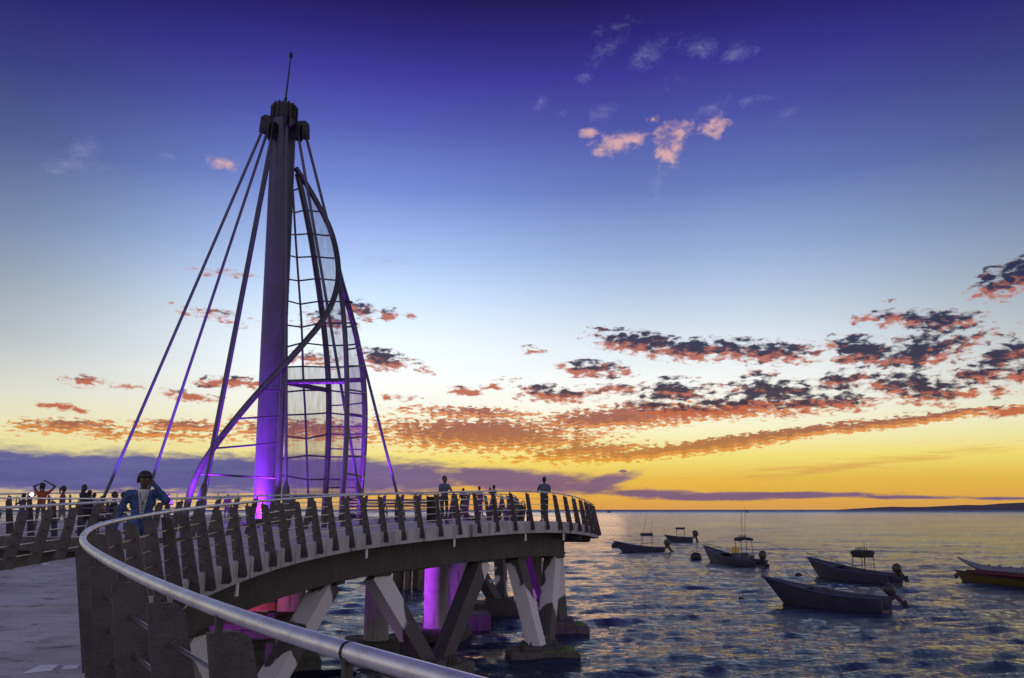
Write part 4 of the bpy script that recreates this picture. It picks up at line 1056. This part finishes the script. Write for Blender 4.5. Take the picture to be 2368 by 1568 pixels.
obj('post', MB().beam((-.1, 0, 0), (.12, 0, .78), .16, .14), M['darkm'], t)
obj('loop', MB().tube([(.12+.1*math.cos(a)*.7, 0, .84+.13*math.sin(a)) for a in np.linspace(-1.9, 4.0, 14)], .022, 6), M['darkm'], t)
q = onplat(-16.9, 27.4, 0)
lp = thing('lamp_post', 'small post with a bright white lamp at the far left', 'lamp', (at(74, 1140, 27.4).x, 27.4, zdeck(27.4)-.05))
zl = at(74, 1143, 27.4).z-lp.location.z
obj('pole', MB().tube([(0, 0, 0), (0, 0, zl-.05)], .03, 8), M['darkm'], lp)
obj('head', MB().box((0, .06, zl), (.16, .1, .12)), M['black'], lp)
obj('lens', MB().ell((0, 0, zl), (.06, .04, .05), 10, 8), emit('lamp_white', (1, .95, 1.), 14.), lp)

# ------------------------------------------------------------------ boats
def hull(L, B, h0, hb, rake, n=18):
    rings = []; inner = []; sheer = [[], []]
    for i in range(n):
        t = i/(n-1)
        b_ = B/2*(1-max(0, (t-.42)/.58)**2.4*.97)*(.86+.14*min(1, t/.3))
        h = h0+(hb-h0)*t**2.9; s = t**3.5
        def X(z): return L*t*.93+s*rake*max(0, z+.1)/hb
        kz = -.28+.26*max(0, (t-.75)/.25)**2
        o = [(X(h), -b_, h), (X(h*.45), -b_*.93, h*.45), (X(-.03), -b_*.80, -.03), (X(kz), 0, kz), (X(-.03), b_*.80, -.03), (X(h*.45), b_*.93, h*.45), (X(h), b_, h)]
        bi = max(.004, b_-.07); fl = max(.12, kz+.3)
        o += [(X(h), bi, h), (X(fl), bi*.8, fl), (X(fl), -bi*.8, fl), (X(h), -bi, h)]
        rings.append([Vector(v) for v in o])
        sheer[0].append(Vector((X(h), -b_, h))); sheer[1].append(Vector((X(h), b_, h)))
    return rings, sheer
def outboard(root, x, z, tilt=.9, sc=1., label=None):
    R = Matrix.Rotation(tilt*.8, 3, 'Y'); o = Vector((x-.16, 0, z+.04))
    def P(a, b_, c_): return o+R@Vector((a*sc, b_*sc, c_*sc))
    rings = []
    for zz, w, l in ((-.02, .15, .22), (.08, .2, .31), (.3, .21, .34), (.46, .18, .30), (.54, .1, .18)):
        rings.append([P(-.12+l*abs(math.cos(a))**.55*math.copysign(1.0 if math.cos(a) < 0 else .7, math.cos(a)), w*abs(math.sin(a))**.55*math.copysign(1, math.sin(a)), zz) for a in np.linspace(0, 2*PI, 13)[:-1]])
    m = obj('motor', MB().loft(rings), M['black'], root)
    obj('motor_leg', MB().beam(P(-.12, 0, .0), P(-.14, 0, -.75), .14*sc, .22*sc, up=R@Vector((1, 0, 0)), w2=.09*sc, h2=.2*sc).beam(P(-.4, 0, -.62), P(.05, 0, -.62), .2*sc, .025*sc).beam(P(-.12, 0, -.75), P(-.2, 0, -1.0), .05*sc, .2*sc, up=R@Vector((1, 0, 0)), w2=.02, h2=.08).box(P(.08, 0, -.05), (.14*sc, .3*sc, .3*sc), R), M['black'], m)
    pb = MB().tube([P(-.28, 0, -.76), P(.02, 0, -.76)], [.05*sc, .06*sc], 8)
    for k in range(3):
        a = 2*PI*k/3; pb.beam(P(-.27, 0, -.76), P(-.29, .17*math.cos(a), -.76+.17*math.sin(a)), .1*sc, .02*sc)
    obj('propeller', pb, M['darkm'], m)
def boat(label, bow_px, stern_px, B=1.7, h0=.62, hb=1.25, rake=1.1, hmat='hull', gmat='hull_blue', ttop=None, rods=0, poles=(), tilt=.95, motor=1., extra=None, over=0.):
    bw = at_z(*bow_px, 0); sw = at_z(*stern_px, 0); d = bw-sw; L = d.length/.93; rz = math.atan2(d.y, d.x)
    root = thing('fishing_boat', label, 'boat', sw, rz, 'small boats moored beside the pier')
    rings, sheer = hull(L, B, h0, hb, rake)
    hl = obj('hull', MB().loft(rings), [M[hmat]], root)
    for k in (0, 1): obj('gunwale', MB().tube(sheer[k], .045, 8), M[gmat], root)
    obj('rub_strake', MB().tube([v*1+Vector((0, -.012 if True else 0, -.16)) for v in sheer[0]][:-1], .025, 6), M[gmat], hl)
    for t in (.18, .38, .58):
        i = int(t*17); w = (sheer[1][i]-sheer[0][i]).length-.12
        obj('thwart', MB().box((sheer[0][i].x, 0, sheer[0][i].z-.2), (.32, w, .05)), M['hull_in'], root)
    a, b_ = sheer[0][12:], sheer[1][12:]
    fd = MB(); fd.add([v-Vector((0, -.03, .03)) for v in a]+[v-Vector((0, .03, .03)) for v in b_], [(k, k+1, len(a)+k+1, len(a)+k) for k in range(len(a)-1)])
    obj('foredeck', fd, M['hull_in'], root)
    if motor: outboard(root, -.12, h0+.12, tilt, motor)
    if ttop:
        x0, x1, zt, w = ttop; fr = MB()
        for x, sx in ((x0, .12), (x1, -.08)):
            for s_ in (-1, 1): fr.tube([(x, s_*w*.5, h0-.3), (x+sx, s_*w*.42, zt)], .025, 6)
        for s_ in (-1, 1): fr.tube([(x0, s_*w*.48, h0+.55), (x1, s_*w*.48, h0+.45)], .02, 6)
        obj('top_frame', fr, M['darkm'], root)
        cp = MB(); rg = []
        for x in np.linspace(x0-.02, x1+.05, 5): rg.append([Vector((x, y, zt+.06-.12*(y/(w*.5))**2+dz)) for y, dz in [(yy, 0) for yy in np.linspace(-w*.5, w*.5, 7)]+[(yy, -.22) for yy in np.linspace(w*.5, -w*.5, 7)]])
        cp.loft(rg); can = obj('canopy', cp, M['canvas'], root)
        for k in range(rods):
            x = x0+(x1-x0)*k/max(1, rods-1); obj('rod_holder', MB().tube([(x, w*.1, zt), (x-.04, w*.1, zt+.26)], .03, 6), M['darkm'], can)
    for (x, y, z0, x1, y1, z1) in poles: obj('pole', MB().tube([(x, y, z0), (x1, y1, z1)], [.022, .012], 6), M['darkm'], root)
    if extra: extra(root, sheer, L)
    return root, sheer
def bow_rail(root, sheer, L):
    b = MB()
    for k in (0, 1):
        pts = [v+Vector((0, 0, .32-.02*i)) for i, v in enumerate(sheer[k][10:][::-1])][::-1]; b.tube(pts, .018, 6)
        for i in (10, 12, 14, 16): b.tube([sheer[k][i], sheer[k][i]+Vector((0, 0, .30-.02*(16-i)))], .016, 6)
    obj('bow_rail', b, M['darkm'], root)
def rope(root, sheer, drop, name='mooring_rope'):
    a = sheer[0][-1]; b = Vector((a.x+drop, a.y, -.05)); pts = [a.lerp(b, t)+Vector((0, 0, -.25*math.sin(PI*t)*.6)) for t in np.linspace(0, 1, 8)]
    obj(name, MB().tube(pts, .012, 5), M['rope'], root)
r, sh = boat('nearest open boat with dark hull, a bow line and two thin bent poles', (1815, 1395), (2052, 1416), B=1.75, h0=.72, hb=1.45, rake=1.25, poles=((3.2, -.6, .6, 5.3, -.9, 2.1), (2.5, .6, .6, 3.6, .8, 2.0)), tilt=1.0, motor=1.)
rope(r, sh, .5)
obj('bow_line', MB().tube([sh[0][-1], sh[0][-1]+Vector((.2, .1, -.5)), sh[0][-1]+Vector((.05, .1, -.8)), sh[0][-1]+Vector((-.2, 0, -1.3))], .012, 5), M['rope'], r)
r, sh = boat('boat with a bow rail and a raised dark canopy, behind the nearest open boat', (1895, 1334), (2071, 1352), B=1.9, h0=.7, hb=1.5, rake=1.2, ttop=(2.3, 3.3, 2.25, 1.3), rods=6, tilt=1.0, motor=1.05, extra=bow_rail, poles=((2.2, .5, .7, 2.1, .5, 3.1),))
rope(r, sh, .45)
obj('awning_board', MB().prism([Vector((5.6, -.95, 1.02)), Vector((7.3, -1.15, 1.12)), Vector((7.35, -.75, 1.14)), Vector((5.7, -.7, 1.04))], (0, 0, .05)), M['hull'], r)
obj('roll', MB().box((2.8, 0, 2.0), (.95, 1.2, .45)), M['canvas'], r)
def b3x(root, sheer, L):
    bow_rail(root, sheer, L)
    obj('yellow_tank', MB().box((4.15, 0, 1.38), (.48, .5, .55)), M['yellow_tank'], root)
    obj('console', MB().prism([Vector((3.7, 0, .3)), Vector((4.5, 0, .3)), Vector((4.35, 0, 1.1)), Vector((3.9, 0, 1.1))], (0, .7, 0)), M['hull'], root)
    obj('seat', MB().box((2.6, 0, .8), (.45, .6, .75)), M['hull_in'], root)
    obj('seat', MB().box((1.3, .1, .85), (.3, .4, .35)), M['hull_in'], root)
boat('boat with a yellow tank and two tall upright poles in the middle of the group', (1643, 1298), (1760, 1311), B=1.8, h0=.58, hb=1.6, rake=1.3, ttop=(2.1, 3.2, 2.6, 1.4), rods=7, poles=((3.1, -.5, 2.6, 2.95, -.6, 5.6), (2.1, .5, 2.6, 1.9, .6, 5.3)), tilt=.7, motor=1.3, extra=b3x)
boat('boat with an open frame and two slanting rods nearest the pier tip', (1439, 1275.5), (1537, 1277), B=1.7, h0=.62, hb=1.35, rake=1.1, ttop=(1.5, 2.9, 2.3, 1.2), rods=6, poles=((2.7, -.5, 2.3, 2.2, -.6, 4.9), (1.7, .5, 2.3, 1.3, .6, 4.1)), tilt=.6, motor=1.4)
boat('farthest small boat with a dark box canopy', (1549, 1252.2), (1602, 1252.7), B=1.8, h0=.75, hb=1.15, rake=.9, ttop=(1.3, 2.7, 2.3, 1.5), rods=3, tilt=.3, motor=1.7)
# yellow boat carrying an inflatable
bw = at_z(2226, 1342, 0); sw = at_z(2475, 1366, 0); d = bw-sw; rz = math.atan2(d.y, d.x)
yb = thing('yellow_boat', 'low yellow hulled boat at the right edge under the inflatable', 'boat', sw, rz, 'small boats moored beside the pier')
rings, sheer = hull(d.length/.93, 1.6, .5, .72, .55)
obj('hull', MB().loft(rings), M['yellow'], yb)
for k in (0, 1): obj('gunwale', MB().tube(sheer[k], .05, 8), M['black'], yb)
for x in (1.5, 3.2, 4.8): obj('thwart', MB().box((x, 0, .4), (.3, 1.3, .06)), M['hull_in'], yb)
obj('fender', MB().ell(sheer[0][-1]+Vector((.05, -.1, -.42)), (.16, .16, .2), 12, 8), M['red'], yb)
bb = thing('banana_boat', 'white inflatable towing tube with a red side stripe and upturned nose at the right edge', 'inflatable', sw+Vector((0, 0, .0)), rz, None)
Lb = d.length
pts = [Vector((x*Lb, 0, .98+.62*max(0, (x-.72)/.28)**1.6)) for x in np.linspace(.02, 1.03, 22)]
rs = [.26*(1-.85*max(0, (x-.72)/.31)**1.5)+.02 for x in np.linspace(.02, 1.03, 22)]
obj('main_tube', MB().tube(pts, rs, 14), M['vinyl'], bb)
for s_ in (-1, 1):
    obj('side_tube', MB().tube([Vector((x*Lb, s_*.45, .72+.12*max(0, (x-.7)/.2)**2)) for x in np.linspace(.03, .9, 14)], [.19*(1-.7*max(0, (x-.75)/.15)**2) for x in np.linspace(.03, .9, 14)], 12), M['red'], bb)
for x in np.arange(.08, .82, .105):
    obj('handle', MB().tube([(x*Lb, -.14, 1.2), (x*Lb, -.1, 1.31), (x*Lb, .1, 1.31), (x*Lb, .14, 1.2)], .035, 6), M['black'], bb)
# buoys
def buoy(vx, vy, r, label):
    p = at_z(vx, vy, 0); t = thing('buoy', label, 'buoy', p, 0, 'mooring buoys'); obj('float', MB().ell((0, 0, r*.35), (r, r, r*.8), 14, 10), M['darkm'], t)
    obj('eye', MB().tube([(.06*math.cos(a), 0, r*1.15+.05+.06*math.sin(a)) for a in np.linspace(0, 2*PI, 9)], .015, 5), M['rod'], t)
buoy(1609, 1292, .62, 'large round buoy ahead of the boat with the yellow tank')
buoy(1422, 1264.5, .55, 'dark buoy ahead of the boat with the open frame')
buoy(1846, 1334, .30, 'low buoy ahead of the boat with the raised canopy')
buoy(1713, 1387, .17, 'small buoy ahead of the nearest open boat')
buoy(1530, 1243, .55, 'small buoy right of the boat with the open frame') if False else None
# far sails on the horizon
for vx, lab in ((1402, 'tiny far boat with a mast on the horizon just right of the pier tip'), (1722, 'tiny far boat on the horizon above the boat with the yellow tank')):
    p = at(vx, 1178, 1500); p.z = 0; t = thing('sailing_boat', lab, 'boat', p, .2)
    rings, sheer = hull(9, 2.6, .9, 1.5, 1.); obj('hull', MB().loft(rings), M['darkm'], t)
    obj('mast', MB().tube([(4.5, 0, .5), (4.5, 0, 7 if vx < 1500 else 4)], .12, 6), M['darkm'], t)
    obj('cabin', MB().box((3.6, 0, 1.5), (2.6, 1.6, 1.2)), M['darkm'], t)
